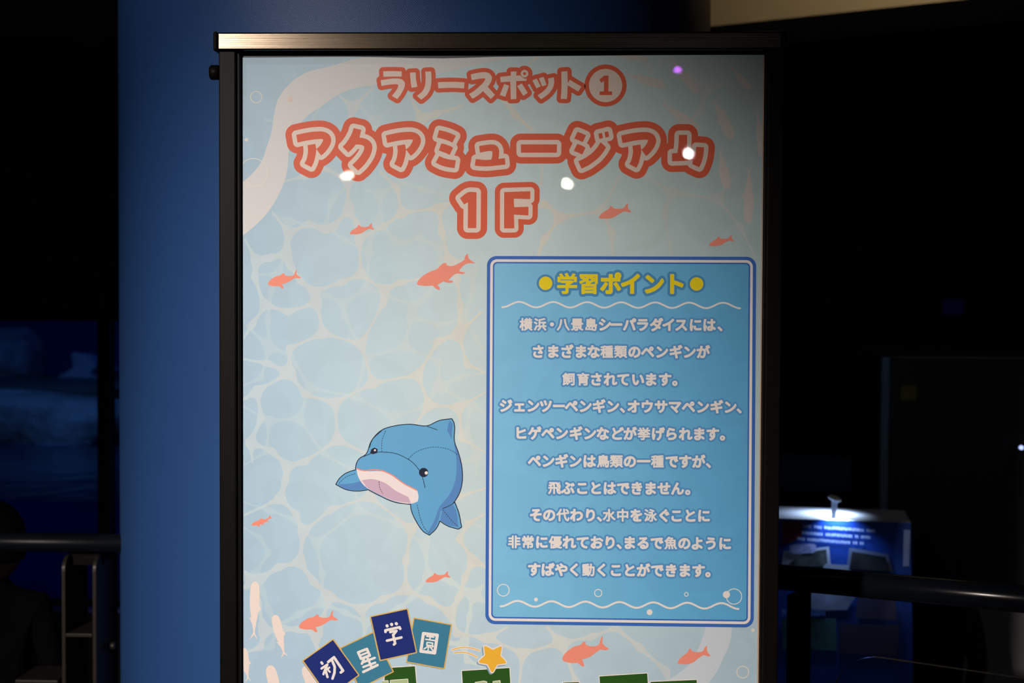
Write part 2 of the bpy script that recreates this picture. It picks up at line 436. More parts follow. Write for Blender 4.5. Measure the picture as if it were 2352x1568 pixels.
# straight sheet edges run on downwards past the picture
def down(p, q): t = (zbt - p.z) / (q.z - p.z); return p + (q - p) * t
B0 = down(Vector(tops[0]), bl); B1 = down(Vector(tops[-1]), br)
bots = [B0.lerp(B1, i / (n - 1)) for i in range(n)]
vs += [tuple(p) for p in bots]
vs += [(x, y + 0.0012, z) for x, y, z in vs]
fs = [(n + i, n + i + 1, i + 1, i) for i in range(n - 1)] + [(3*n + i + 1, 3*n + i, 2*n + i, 2*n + i + 1) for i in range(n - 1)]
fs += [(i, i + 1, 2*n + i + 1, 2*n + i) for i in range(n - 1)] + [(0, 2*n, 3*n, n), (n - 1, 2*n - 1, 4*n - 1, 3*n - 1)]
poster = mesh('poster', vs, fs, M_water, sign, label='glossy laminated poster printed with pale blue water')
# thin edge of the laminate showing at the right and left
e0, e1 = Vector(tops[-1]), B1
hexa('sheet_edge', [(B1.x, -0.001, B1.z), (B1.x + 0.0024, -0.001, B1.z), (B1.x + 0.0024, 0.0012, B1.z), (B1.x, 0.0012, B1.z)],
     [(e0.x, -0.001, e0.z), (e0.x + 0.0016, -0.001, e0.z), (e0.x + 0.0016, 0.0012, e0.z), (e0.x, 0.0012, e0.z)], M_edge, sign)

# ---- water web
NL = [
 ((811,247),(779,219),3),((811,247),(857,201),4),((811,247),(804,272),5),
 ((967,273),(940,216),4),((967,273),(1000,262),5),((1000,262),(1060,244),4),((967,273),(955,330),4),
 ((655,416),(700,404),3),((700,404),(745,388),3),((757,391),(799,415),4),((799,415),(830,405),3),((799,415),(800,480),5),
 ((802,480),(765,522),5),((802,480),(821,515),3),((765,522),(745,527),6),((745,527),(709,514),4),((709,514),(668,533),4),
 ((662,534),(626,487),3),((662,534),(658,582),6),((658,582),(620,592),4),((620,592),(588,598),5),((658,582),(668,612),4),
 ((588,598),(563,550),3),((588,598),(585,636),4),((585,636),(604,694),4),((821,515),(825,550),3.5),((825,550),(828,620),3.5),
 ((825,548),(880,520),3),((880,520),(923,491),3),((923,489),(912,432),3),((912,432),(872,394),4),((923,489),(1009,477),3),
 ((1009,477),(1045,462),3),((1009,477),(1014,530),4),((1014,530),(1031,598),4),((1031,598),(1050,640),4),((1031,598),(1080,600),3),
 ((830,630),(785,648),3),((785,648),(735,665),4),((830,630),(881,665),4),((719,668),(690,645),4),((690,645),(665,605),3),((719,668),(728,695),5),
 ((885,665),(920,648),3),((920,648),(965,640),3),((885,665),(881,695),4),((610,700),(579,745),4),((579,745),(561,775),3),((610,700),(661,716),4),
 ((661,716),(728,695),4),((1050,640),(1057,703),4),((1057,703),(1054,767),4),((1054,767),(1105,716),4),((1054,767),(1006,783),4),
 ((1054,767),(1073,837),3),((1073,837),(1117,856),3),((561,825),(614,834),3),((614,834),(665,856),4),((665,856),(591,897),4),((591,897),(561,916),4),
 ((591,897),(600,960),4),((600,960),(575,1016),5),((575,1016),(625,1036),4),((575,1016),(580,1060),3),((625,1036),(660,1070),4),
 ((728,695),(742,765),4),((742,765),(665,800),4),((665,800),(665,856),4),((742,765),(830,790),4),((830,790),(881,695),3.5),((830,790),(856,880),4),
 ((856,880),(770,925),4),((770,925),(700,905),4),((700,905),(665,856),4),((856,880),(960,860),3.5),((960,860),(1006,783),4),((960,860),(985,930),4),
 ((985,930),(1054,935),4),((1054,935),(1060,1006),3.5),((1054,935),(1117,900),3),((985,930),(930,1010),3.5),((770,925),(775,1010),4),((775,1010),(700,1060),4),
 ((700,1060),(660,1070),4),((775,1010),(860,1050),4),((860,1050),(930,1010),4),((860,1050),(850,1140),3.5),((850,1140),(760,1170),4),((760,1170),(696,1222),4),
 ((850,1140),(945,1215),4),((660,1070),(655,1105),4),((655,1105),(644,1144),4),((644,1144),(563,1182),4),((644,1144),(680,1180),3.5),((680,1180),(696,1222),3.5),
 ((696,1222),(689,1290),5),((689,1290),(640,1302),4),((640,1302),(599,1328),5),((689,1290),(720,1335),5),((720,1335),(757,1370),5),
 ((599,1328),(582,1335),6),((582,1335),(563,1313),4),((582,1335),(562,1349),5),((588,1340),(594,1386),3),((594,1386),(603,1436),3.5),
 ((607,1450),(650,1443),4),((650,1443),(686,1445),4),((686,1445),(735,1455),4),((607,1450),(599,1486),3),((599,1486),(563,1499),3),((603,1436),(607,1450),5),
 ((757,1370),(822,1395),4),((757,1370),(741,1423),4),((741,1423),(725,1465),4),((725,1465),(730,1500),4),((832,1397),(880,1375),4),((880,1375),(932,1354),4),((832,1397),(838,1449),4),
 ((932,1354),(932,1287),4),((932,1287),(945,1215),3.5),((945,1215),(1000,1160),3),((932,1354),(985,1378),4),((985,1378),(1035,1408),5),((1035,1408),(1055,1370),5),
 ((1055,1370),(1068,1326),4),((1068,1326),(1086,1287),4.5),((1035,1408),(1049,1455),4),((1049,1455),(1120,1465),4),((1086,1287),(1055,1237),3.5),((1055,1237),(1075,1203),3),
 ((1075,1203),(1113,1180),3),((1086,1287),(1117,1302),5),((1000,1160),(1055,1140),3),((1055,1140),(1117,1120),3),((1060,1006),(1117,1040),3),
 ((1182,263),(1223,299),5),((1165,235),(1182,263),3),((1424,401),(1383,485),3),((1383,485),(1287,499),4),((1383,485),(1405,535),4),((1405,535),(1408,586),4),
 ((1287,499),(1249,464),4),((1287,499),(1250,550),4),((1250,550),(1236,586),4),((1478,401),(1542,441),4.5),((1542,441),(1647,456),4.5),((1542,441),(1526,490),4),
 ((1526,490),(1542,586),3),((1622,206),(1609,254),6),((1622,206),(1580,165),4),((1622,206),(1680,190),5),((1609,254),(1570,300),4),((1246,375),(1242,426),3),
 ((1647,456),(1700,520),3),((1700,520),(1735,590),3),((1647,456),(1690,400),3),((1120,205),(1165,235),3),((1470,130),(1500,165),3),((1250,470),(1180,500),2.5),
 ((1240,130),(1215,145),3),((1114,1467),(1166,1440),3),((1257,1440),(1289,1476),4),((1289,1476),(1359,1462),4),((1359,1462),(1415,1441),3),((1289,1476),(1324,1568),5),
 ((1324,1568),(1330,1600),5),((1415,1441),(1470,1487),5),((1470,1487),(1530,1540),5),((1530,1540),(1545,1600),5),((1120,1465),(1200,1500),4),((1200,1500),(1289,1476),4),((1200,1500),(1190,1600),4)]
def web(nodes, k, wide, x0, y0, x1, y1, step):
    f = Field(x0, y0, x1, y1, step); E = np.zeros_like(f.V)
    for a, b, r in nodes:
        a = np.array(a, float); b = np.array(b, float)
        w_ = f.win(np.minimum(a, b), np.maximum(a, b), 60)
        if w_ is None: continue
        dx, dy = b - a; q = dx*dx + dy*dy
        t = np.clip(((w_[2] - a[0])*dx + (w_[3] - a[1])*dy) / q, 0, 1)
        d = np.hypot(w_[2] - a[0] - t*dx, w_[3] - a[1] - t*dy) - r*wide*0.62
        E[w_[0], w_[1]] += np.exp(-np.clip(d, -30, 60) / k)
    f.V = -k * np.log(E + 1e-12)
    return f
def clip_sheet(f):
    """keep the print inside the sheet outline"""
    X, Y = np.meshgrid(f.x, f.y)
    e = 557.2 + (Y - 130) * 0.0010; r = 1752 - (Y - 130) * 0.0102; t = np.interp(X, ox, oy) + 0.6
    f.V = np.maximum.reduce([f.V, e - X, X - r, t - Y]); return f
fw = clip_sheet(web(NL, 8.0, 1.25, 554, 124, 1756, 1600, 2.0))
printed('light_web_print', [(*fw.contour(0), M_web, 2)], poster)
FN = [((1672 - a[0], a[1] + 31), (1672 - b[0], b[1] + 31), r * 1.3) for a, b, r in NL if a[0] < 1115]
ff = clip_sheet(web(FN, 7.0, 1.0, 554, 124, 1756, 1600, 2.5))
printed('faint_web_print', [(*ff.contour(0), M_webfaint, 1)], poster)

# ---- big pale bands at the top left and bottom right corners
f = Field(554, 124, 1260, 560, 1.5)
f.poly([(556,543),(575,527),(597,508),(622,478),(645,437),(660,392),(664,345),(672,318),(700,272),(740,243),(780,216),(820,202),(865,195),(905,180),(975,176),(1045,160),(1110,146),(1180,131),(1180,118),(1050,118),(960,120),(880,122),(850,130),(812,136),(760,152),(705,166),(670,188),(640,225),(630,260),(624,300),(612,340),(600,372),(580,398),(556,420)])
clip_sheet(f)
printed('pale_band_print', [(*f.contour(0), M_band, 3)], poster)
f = Field(1380, 1436, 1752, 1600, 1.5)
f.poly([(1622,1436),(1682,1436),(1677,1475),(1662,1510),(1645,1545),(1622,1575),(1600,1600),(1470,1600),(1500,1582),(1545,1555),(1583,1525),(1608,1480)])
clip_sheet(f); printed('pale_band_print', [(*f.contour(0), M_band2, 3)], poster)

# ---- bubbles
def bubbles(name, items, m, lv, par=poster):
    for it in items:
        c, r = it[0], it[1]; f = Field(c[0]-r-4, c[1]-r-4, c[0]+r+4, c[1]+r+4, 0.8)
        if len(it) > 2: f.ring(c, r, it[2])
        else: f.circle(c, r)
        clip_sheet(f); printed('bubble_print', [(*f.contour(0), m, lv)], par)
bubbles('b', [((588.5,223),13,0.9),((582,396),32,0.9),((566,321),4),((1706,1543),13.5,1.1),((1729.5,1447),4.2)], M_ringk, 4)
f = Field(655, 215, 680, 240, 0.8); f.poly([(662,222),(670,222),(674,234),(662,233)]); printed('blush_spot_print', [(*f.contour(0), ink('printed_blush', (0.76,0.63,0.60)), 4)], poster)

# ---- fish
def salmon(px0, py0, px1, py1, kind=1):
    if kind == 1: p = [(770,1285),(785,1263),(805,1248),(835,1228),(845,1210),(852,1210),(862,1222),(885,1228),(925,1225),(938,1215),(945,1203),(960,1194),(957,1212),(961,1228),(980,1247),(972,1252),(935,1244),(905,1260),(870,1282),(840,1291),(800,1292),(776,1290)]
    elif kind == 2: p = [(660,347),(675,322),(705,298),(740,278),(790,265),(806,250),(822,248),(826,266),(860,275),(900,272),(920,262),(928,235),(945,210),(940,255),(955,270),(988,290),(970,297),(925,294),(895,312),(850,338),(800,352),(812,378),(816,392),(798,392),(770,372),(720,372),(670,362)]
    else: p = [(1276,285),(1295,255),(1335,220),(1385,195),(1425,180),(1455,148),(1478,138),(1492,140),(1492,155),(1530,160),(1590,135),(1620,115),(1628,85),(1645,70),(1650,100),(1665,118),(1700,140),(1640,142),(1610,160),(1580,195),(1600,202),(1628,204),(1610,218),(1560,215),(1530,235),(1505,262),(1540,265),(1530,280),(1490,278),(1470,270),(1425,295),(1440,310),(1443,332),(1420,325),(1390,300),(1330,302),(1285,296)]
    a = np.array(p, float); lo, hi = a.min(0), a.max(0)
    a = (a - lo) / (hi - lo) * (px1 - px0, py1 - py0) + (px0, py0)
    f = Field(px0 - 3, py0 - 3, px1 + 3, py1 + 3, 0.8); f.poly(a, m=6)
    printed('salmon_fish_print', [(*f.contour(0), M_salmon, 4)], poster)
for a in [(1375,467,1450,502,1),(803,512,860,538,1),(1628,539,1687,565,1),(615,618,692,662,2),(957,582,1092,666,3),(977,1311,1035,1337,1),(577,1183,627,1210,3),(1556,1482,1632,1525,1),(686,1400,777,1451,2),(1291,1458,1399,1530,2)]:
    salmon(*a)
def sprat(head, tail, hw, m):
    h = np.array(head, float); t = np.array(tail, float); d = t - h; L = np.linalg.norm(d); d /= L; nrm = np.array((-d[1], d[0]))
    prof = [(0,0.25),(0.03,0.62),(0.10,0.88),(0.22,1.0),(0.38,1.0),(0.50,0.86),(0.62,0.62),(0.74,0.38),(0.83,0.2)]
    up = [(q, w_) for q, w_ in prof]; 
    pts = [h + d*L*q + nrm*hw*w_ for q, w_ in up]
    pts.insert(7, h + d*L*0.60 + nrm*hw*1.05)
    tailp = [h + d*L*0.86 + nrm*hw*0.2, h + d*L*0.93 + nrm*hw*0.6, h + d*L*1.0 + nrm*hw*1.0, h + d*L*0.90, h + d*L*1.0 - nrm*hw*0.9, h + d*L*0.93 - nrm*hw*0.5, h + d*L*0.86 - nrm*hw*0.2]
    pts2 = [h + d*L*q - nrm*hw*w_ for q, w_ in reversed(up)]
    pts2.insert(4, h + d*L*0.47 - nrm*hw*1.35)
    a = np.array(pts + tailp + pts2)
    lo, hi = a.min(0), a.max(0)
    f = Field(lo[0] - 3, lo[1] - 3, hi[0] + 3, min(hi[1], 1610) + 3, 0.9); f.poly(a, m=6, sm=True); clip_sheet(f)
    c = f.contour(0)
    if c[0]: printed('pale_fish_print', [(*c, m, 4)], poster)
for h, t, w_ in [((1527,197),(1432,169),10),((1603,213),(1537,129),9),((1723,205),(1673,148),8),((1606,300),(1518,235),11),((1682,317),(1636,224),12),((1671,434),(1652,338),11),((1718,512),(1721,376),11.5),((1752,360),(1738,250),9),((1488,135),(1405,128),5),((1380,215),(1332,226),7)]:
    sprat(h, t, w_, M_palefar)
for h, t, w_ in [((586,1335),(583,1471),11),((631,1412),(655,1511),10.5),((619,1528),(650,1650),13),((559,1488),(571,1566),9),((700,1530),(735,1620),12)]:
    sprat(h, t, w_, M_pale)

# ------------------------------------------------------------------ lettering traced stroke by stroke
def T(pts, ox_, oy_, s): return [(ox_ + x / s, oy_ + y / s) for x, y in pts]
A1 = [(297,487),(450,452),(620,422),(780,408),(880,410),(970,435),(1040,485),(1080,560),(1080,650),(1050,730),(985,830),(915,905),(858,950),(750,805),(820,745),(870,675),(905,605),(895,583),(850,580),(700,590),(560,612),(430,638),(328,662)]
A2 = [(552,718),(725,688),(745,780),(742,900),(720,1000),(690,1110),(640,1215),(480,1130),(520,1060),(548,960),(562,850),(558,770)]
s = 9.8
ST = [T(A1,650,260,s), T(A2,650,260,s), T(A1,856,261,s), T(A2,856,261,s), T(A1,1396.4,261.4,s), T(A2,1396.4,261.4,s),
 T([(1590,333),(1762,372),(1722,545),(1830,565),(1920,605),(1985,670),(2010,750),(2000,850),(1960,960),(1880,1090),(1790,1200),(1690,1290),(1560,1163),(1660,1065),(1745,960),(1810,850),(1832,775),(1815,735),(1760,712),(1640,702),(1560,800),(1472,885),(1342,753),(1420,670),(1500,550),(1555,440)],650,260,s),
 T([(1358,378),(1500,412),(1620,452),(1737,508),(1655,660),(1560,615),(1440,578),(1310,545)],870,260,s),
 T([(1408,677),(1500,700),(1590,732),(1675,772),(1597,937),(1500,893),(1350,838)],870,260,s),
 T([(1360,962),(1470,1010),(1590,1040),(1735,1058),(1707,1235),(1560,1215),(1420,1178),(1280,1110)],870,260,s),
 T([(395,737),(550,712),(690,700),(755,712),(812,755),(842,815),(848,890),(832,1025),(975,1010),(990,1155),(800,1175),(640,1192),(520,1197),(400,1190),(297,1178),(322,1028),(440,1043),(560,1050),(672,1043),(690,960),(697,870),(682,851),(620,850),(520,865),(415,885)],1060,260,s),
 T([(1335,700),(2148,700),(2145,888),(1337,888)],1060,260,s),
 T([(455,415),(550,452),(648,497),(570,650),(480,608),(383,572)],1280,260,s), T([(447,690),(540,720),(637,777),(560,930),(470,885),(370,848)],1280,260,s),
 T([(922,460),(1007,440),(1030,558),(947,580)],1280,260,s), T([(1062,425),(1143,405),(1168,525),(1085,548)],1280,260,s),
 T([(975,650),(1100,768),(1030,880),(930,1000),(820,1090),(690,1180),(545,1245),(472,1078),(600,1020),(720,945),(830,850),(910,755)],1280,260,s),
 T([(1463,487),(1650,487),(1645,700),(1622,885),(1840,880),(1853,755),(2030,768),(2010,960),(1970,1110),(1922,1217),(1760,1140),(1785,1058),(1500,1075),(1307,1080),(1307,900),(1430,895),(1455,700)],1410,260,s)]
def lettering(name, polys, mats, bounds, w1, w2, extra=None, step=1.0):
    f = Field(*bounds, step)
    for p in polys: f.poly(p)
    if extra: extra(f)
    ls = [(*f.contour(w2), mats[0], 5), (*f.contour(w1), mats[1], 6)]
    if len(mats) > 2: ls.append((*f.contour(0), mats[2], 7))
    return printed(name, ls, poster)
lettering('title_lettering', ST, [M_red, M_title, M_red], (648, 262, 1650, 418), 10.2, 24.8)
s = 9.8
one = T([(545,355),(730,355),(725,1163),(533,1163),(538,580),(450,633),(357,490)],1020,405,s)
eff = T([(1352,352),(1942,333),(1938,512),(1568,500),(1577,693),(1900,682),(1897,878),(1572,860),(1582,1168),(1350,1170)],1020,405,s)
lettering('floor_lettering', [one], [M_red, M_title, M_red], (1025, 410, 1125, 556), 10.2, 24.8)
lettering('floor_lettering', [eff], [M_red, M_title, M_red], (1132, 412, 1244, 552), 9.5, 21.5)
s = 7.84
SP = [T(p,860,140,s) for p in (
 [(158,185),(330,182),(493,187),(490,283),(330,280),(162,285)],
 [(112,347),(250,325),(420,315),(500,335),(545,380),(548,440),(520,520),(470,610),(412,687),(313,627),(370,560),(415,490),(432,430),(405,420),(280,425),(128,450)],
 [(640,210),(743,205),(750,330),(773,465),(668,483),(650,350)],
 [(915,192),(1020,187),(1028,300),(1020,420),(1000,520),(945,610),(843,697),(765,627),(850,560),(900,480),(917,400),(922,300)],
 [(1143,383),(1400,375),(1623,385),(1613,493),(1400,483),(1150,493)],
 [(1733,243),(1850,215),(2000,202),(2070,225),(2112,280),(2112,340),(2080,410),(2040,465),(2172,610),(2095,685),(1955,543),(1880,610),(1768,680),(1702,597),(1800,535),(1900,450),(1975,370),(1998,322),(1985,312),(1900,318),(1753,347)])]
SQ = [T(p,1140,140,s) for p in (
 [(260,190),(362,190),(360,262),(428,258),(470,295),(520,322),(545,315),(542,357),(357,360),(360,685),(262,690),(250,370),(78,382),(70,285),(260,265)],
 [(143,412),(232,447),(160,645),(63,612)],[(375,453),(458,403),(565,573),(485,628)],
 [(648,350),(727,315),(800,458),(722,492)],[(765,310),(852,285),(905,430),(825,458)],
 [(930,317),(1035,293),(1042,400),(1010,500),(930,600),(807,690),(742,620),(850,540),(920,460),(940,380)],
 [(1170,190),(1280,183),(1286,395),(1325,340),(1532,462),(1475,550),(1285,437),(1278,600),(1270,685),(1160,683),(1172,500)])]
hc = (1140 + 508/7.84, 140 + 228/7.84)
f = Field(858, 146, 1348, 246, 0.8)
for p in SP + SQ: f.poly(p, m=14)
f.circle(hc, 68/7.84, m=14)
outer = f.contour(9.6)
f.circle(hc, 27/7.84, cut=True)
printed('subtitle_lettering', [(*outer, M_red, 5), (*f.contour(0), M_title, 6)], poster)
c1 = (1140 + 1967/7.84, 140 + 441/7.84)
f = Field(1340, 145, 1442, 248, 0.8); f.circle(c1, 48.2); g = Field(1340, 145, 1442, 248, 0.8); g.circle(c1, 38.2)
h = Field(1370, 165, 1412, 225, 0.6); h.poly(T([(1945,262),(2020,262),(2018,547),(2083,547),(2083,613),(1860,613),(1860,547),(1937,547),(1940,360),(1888,393),(1855,335)],1140,140,s))
printed('circled_number_print', [(*f.contour(0), M_red, 5), (*g.contour(0), M_title, 6), (*h.contour(0), M_red, 7)], poster)

# ------------------------------------------------------------------ blue text panel
M_bblue = ink('printed_border_blue', (0.045, 0.155, 0.55))
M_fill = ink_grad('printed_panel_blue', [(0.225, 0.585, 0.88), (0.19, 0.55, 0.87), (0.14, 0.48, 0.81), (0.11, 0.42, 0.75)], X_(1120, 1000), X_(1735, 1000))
M_halo = ink('printed_text_halo', (0.095, 0.315, 0.66))
M_halo2 = ink('printed_heading_halo', (0.07, 0.28, 0.55))
M_yell = ink('printed_yellow', (0.84, 0.70, 0.012))
Q = [(1118.6,587.6),(1737.0,589.6),(1731.2,1440.8),(1114.6,1432.6)]       # outer corners of the panel on the sheet
def quadmap(u, v, y=0.0):
    """panel coordinates (616 x 848) to the sheet"""
    a = u / 616.0; b = v / 848.0
    x = (1-a)*(1-b)*Q[0][0] + a*(1-b)*Q[1][0] + a*b*Q[2][0] + (1-a)*b*Q[3][0]
    z = (1-a)*(1-b)*Q[0][1] + a*(1-b)*Q[1][1] + a*b*Q[2][1] + (1-a)*b*Q[3][1]
    return P(x, z, y)
def rrect(ins, r):
    f = Field(-2, -2, 618, 850, 2.0); X, Y = np.meshgrid(f.x, f.y)
    qx = np.abs(X - 308) - (308 - ins - r); qy = np.abs(Y - 424) - (424 - ins - r)
    f.V = np.hypot(np.maximum(qx, 0), np.maximum(qy, 0)) + np.minimum(np.maximum(qx, qy), 0) - r
    return f.contour(0)
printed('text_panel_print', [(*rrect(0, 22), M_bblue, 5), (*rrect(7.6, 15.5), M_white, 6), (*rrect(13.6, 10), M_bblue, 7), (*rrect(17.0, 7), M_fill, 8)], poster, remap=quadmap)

def text_line(chars, ytab, em, ink_m, halo_m, hw, gk, gj, name='text_line_print'):
    """chars: (character, x); ytab: ((x, y), (x, y)) base line slope"""
    (xa, ya), (xb, yb) = ytab
    xs = [c[1] for c in chars]
    f = Field(min(xs) - em*0.75, min(ya, yb) - em*0.75, max(xs) + em*0.75, max(ya, yb) + em*0.75, 0.7)
    for ch, x in chars:
        y = ya + (yb - ya) * (x - xa) / (xb - xa)
        kan = ord(ch) >= 0x4e00 and ch not in '一'
        put_glyph(f, ch, x, y, em * (0.98 if kan else 1.02), gj if kan else gk, m=8)
    return printed(name, [(*f.contour(hw), halo_m, 9), (*f.contour(0), ink_m, 10)], poster)
def row(txt, zs, y0, y1, sc, ox_, oy_):
    return [(c, ox_ + z / sc) for c, z in zip(txt, zs)], ((1150, oy_ + y0 / sc), (1700, oy_ + y1 / sc))
A_ = (3.2, 1100, 570); B_ = (2.861, 1100, 1020)
rows = [
 row('横浜・八景島シーパラダイスには、', [346,450,537,620,722,824,925,1010,1106,1203,1305,1395,1487,1592,1692,1772], 558, 563, *A_),
 row('さまざまな種類のペンギンが', [435,545,645,748,843,940,1041,1143,1240,1344,1447,1547,1648], 757, 762, *A_),
 row('飼育されています。', [660,766,862,965,1062,1168,1264,1368,1440], 960, 965, *A_),
 row('ジェンツーペンギン、オウサマペンギン、', [198,298,398,492,588,680,782,882,984,1055,1137,1237,1340,1440,1540,1645,1747,1847,1913], 1156, 1166, *A_),
 row('ヒゲペンギンなどが挙げられます。', [308,410,507,608,713,815,910,1015,1110,1213,1315,1414,1518,1618,1718,1790], 1356, 1366, *A_),
 row('ペンギンは鳥類の一種ですが、', [365,455,543,633,725,817,903,992,1083,1173,1268,1355,1443,1508], 108, 114, *B_),
 row('飛ぶことはできません。', [497,585,678,768,858,948,1037,1127,1217,1305,1372], 284, 292, *B_),
 row('その代わり、水中を泳ぐことに', [375,462,552,642,733,792,855,945,1035,1127,1217,1298,1388,1478], 462, 470, *B_),
 row('非常に優れており、まるで魚のように', [232,322,413,503,593,683,773,862,922,990,1080,1170,1260,1350,1435,1525,1617], 640, 652, *B_),
 row('すばやく動くことができます。', [363,452,542,628,720,808,900,990,1080,1172,1262,1352,1443,1505], 820, 832, *B_)]
for chars, yt in rows: text_line(chars, yt, 30.5, M_white, M_halo, 4.1, 1.5, 0.95)
hd, yt = row('学習ポイント', [648,808,970,1118,1285,1440], 258, 262, *A_)
text_line(hd, yt, 49.5, M_yell, M_halo2, 6.0, 2.5, 1.7, 'heading_print')
for c in ((490, 257), (1600, 262)):
    cc = (1100 + c[0] / 3.2, 570 + c[1] / 3.2); f = Field(cc[0]-24, cc[1]-24, cc[0]+24, cc[1]+24, 0.8); f.circle(cc, 15.4)
    printed('heading_dot_print', [(*f.contour(5), M_halo2, 9), (*f.contour(0), M_yell, 10)], poster)
def wave(x0, x1, yl, yr, amp, n_, r):
    pts = []
    for i in range(121):
        t = i / 120; x = x0 + (x1 - x0) * t; pts.append((x, yl + (yr - yl) * t + amp * math.cos(2 * PI * n_ * t)))
    f = Field(x0 - 5, min(yl, yr) - amp - 5, x1 + 5, max(yl, yr) + amp + 5, 0.8); f.line(pts, r, sm=False, m=4)
    printed('wavy_line_print', [(*f.contour(0), M_white, 9)], poster)
wave(1153.5, 1700, 699.0, 701.5, 6.3, 7, 2.0)
wave(1150.0, 1696, 1385.5, 1391.5, 6.5, 7, 2.2)
bubbles('b', [((1156,1355),13.5,1.0),((1374,1361.5),8.3,1.0),((1576.5,1364.5),4.2,0.9),((1686,1369.5),17.5,1.0)], M_white, 9)
bubbles('b', [((1231,1376.5),4.4),((1492,1405.5),6.6),((1668.5,1365),8.2)], M_white, 10)

# ------------------------------------------------------------------ printed dolphin plush
M_db = ink('printed_dolphin_blue', (0.13, 0.42, 0.74)); M_ds = ink('printed_dolphin_shade', (0.10, 0.27, 0.62))
M_ol = ink('printed_outline', (0.012, 0.02, 0.05)); M_belly = ink('printed_belly', (0.86, 0.80, 0.82)); M_bsh = ink('printed_belly_shade', (0.62, 0.45, 0.60))
def dT(pts): return [(550 + x / 1.96, 600 + y / 1.96) for x, y in pts]
body = dT([(525,925),(538,892),(572,868),(595,810),(640,762),(700,742),(770,735),(845,742),(900,718),(955,710),(965,730),(966,810),(985,865),(1000,930),(1000,1000),(985,1050),(955,1092),(915,1115),(905,1155),(885,1200),(855,1230),(830,1215),(795,1165),(775,1118),(772,1092),(700,1082),(630,1052),(560,1010),(530,965)])
fin = dT([(968,1085),(985,1130),(998,1195),(985,1203),(940,1190),(900,1165),(915,1112)])
flip = dT([(540,935),(480,955),(450,980),(436,1003),(480,1025),(530,1032),(590,1024),(560,990)])
f = Field(760, 950, 1075, 1240, 0.9)
for p in (body, fin, flip): f.poly(p, m=8)
fo = f.contour(2.0); fb = f.contour(0)
g = Field(760, 950, 1075, 1240, 0.9)
g.poly(dT([(945,715),(960,730),(955,800),(935,760)])); g.poly(dT([(966,815),(985,865),(1000,930),(1000,1000),(980,1060),(935,1105),(905,1125),(900,1150),(880,1200),(855,1228),(848,1222),(880,1160),(900,1105),(945,1050),(970,990),(978,920)]))
g.poly(dT([(915,1112),(960,1092),(975,1120),(985,1195),(940,1188),(903,1165)])); g.poly(dT([(440,1003),(500,1000),(560,985),(588,1022),(530,1030),(480,1024)]))
g.V = np.maximum(g.V, f.V)
be = Field(800, 1060, 970, 1160, 0.8); be.poly(dT([(527,935),(570,944),(640,945),(690,965),(740,1002),(800,1030),(806,1055),(803,1080),(775,1090),(700,1080),(630,1050),(560,1008),(533,965)]))
bs = Field(800, 1060, 970, 1160, 0.8); bs.poly(dT([(550,985),(600,980),(660,1000),(700,1030),(760,1060),(772,1088),(700,1078),(630,1050),(575,1018)]))
ln = Field(760, 950, 1075, 1240, 0.7)
for p in ([(560,878),(600,862),(640,858),(700,864),(750,885),(790,915),(820,960),(835,1018)], [(585,838),(600,800),(640,762)], [(845,742),(890,758)], [(968,1085),(940,1102),(915,1112)]): ln.line(dT(p), 0.7)
def dash(p, on=3.4, off=2.4):
    q = smooth_line(dT(p)); 
    d = np.concatenate(([0], np.cumsum(np.linalg.norm(np.diff(q, axis=0), axis=1)))); t = 0
    while t < d[-1]:
        e = min(t + on, d[-1]); ts = np.array((t, e)); ln.line(list(zip(np.interp(ts, d, q[:, 0]), np.interp(ts, d, q[:, 1]))), 0.55, sm=False); t += on + off
for p in ([(658,762),(642,805),(640,855)], [(760,890),(800,855),(870,836),(940,845),(985,872)], [(628,990),(632,1020),(645,1045)], [(800,1095),(812,1150),(830,1195),(852,1222)], [(915,1118),(950,1160),(985,1195)], [(448,998),(480,970),(522,955)]): dash(p)
mo = Field(800, 1060, 970, 1140, 0.8); mo.line(dT([(528,932),(560,942),(620,938),(680,958),(740,1000),(798,1030)]), 1.3)
ey = Field(840, 1010, 1000, 1105, 0.8); ey.poly(dT([(588,862),(594,845),(608,838),(622,845),(620,862),(600,868)])); ey.circle(dT([(829,950)])[0], 10.6)
hl = Field(840, 1010, 1000, 1105, 0.6); hl.circle(dT([(610,850)])[0], 2.4); hl.circle(dT([(841,952)])[0], 3.8)
printed('dolphin_plush_print', [(*fo, M_ol, 5), (*fb, M_db, 6), (*g.contour(0), M_ds, 7), (*be.contour(0), M_belly, 8), (*bs.contour(0), M_bsh, 9),
        (*ln.contour(0), M_ol, 10), (*mo.contour(0), M_salmon, 10), (*ey.contour(0), M_ol, 11), (*hl.contour(0), M_white, 12)], poster)

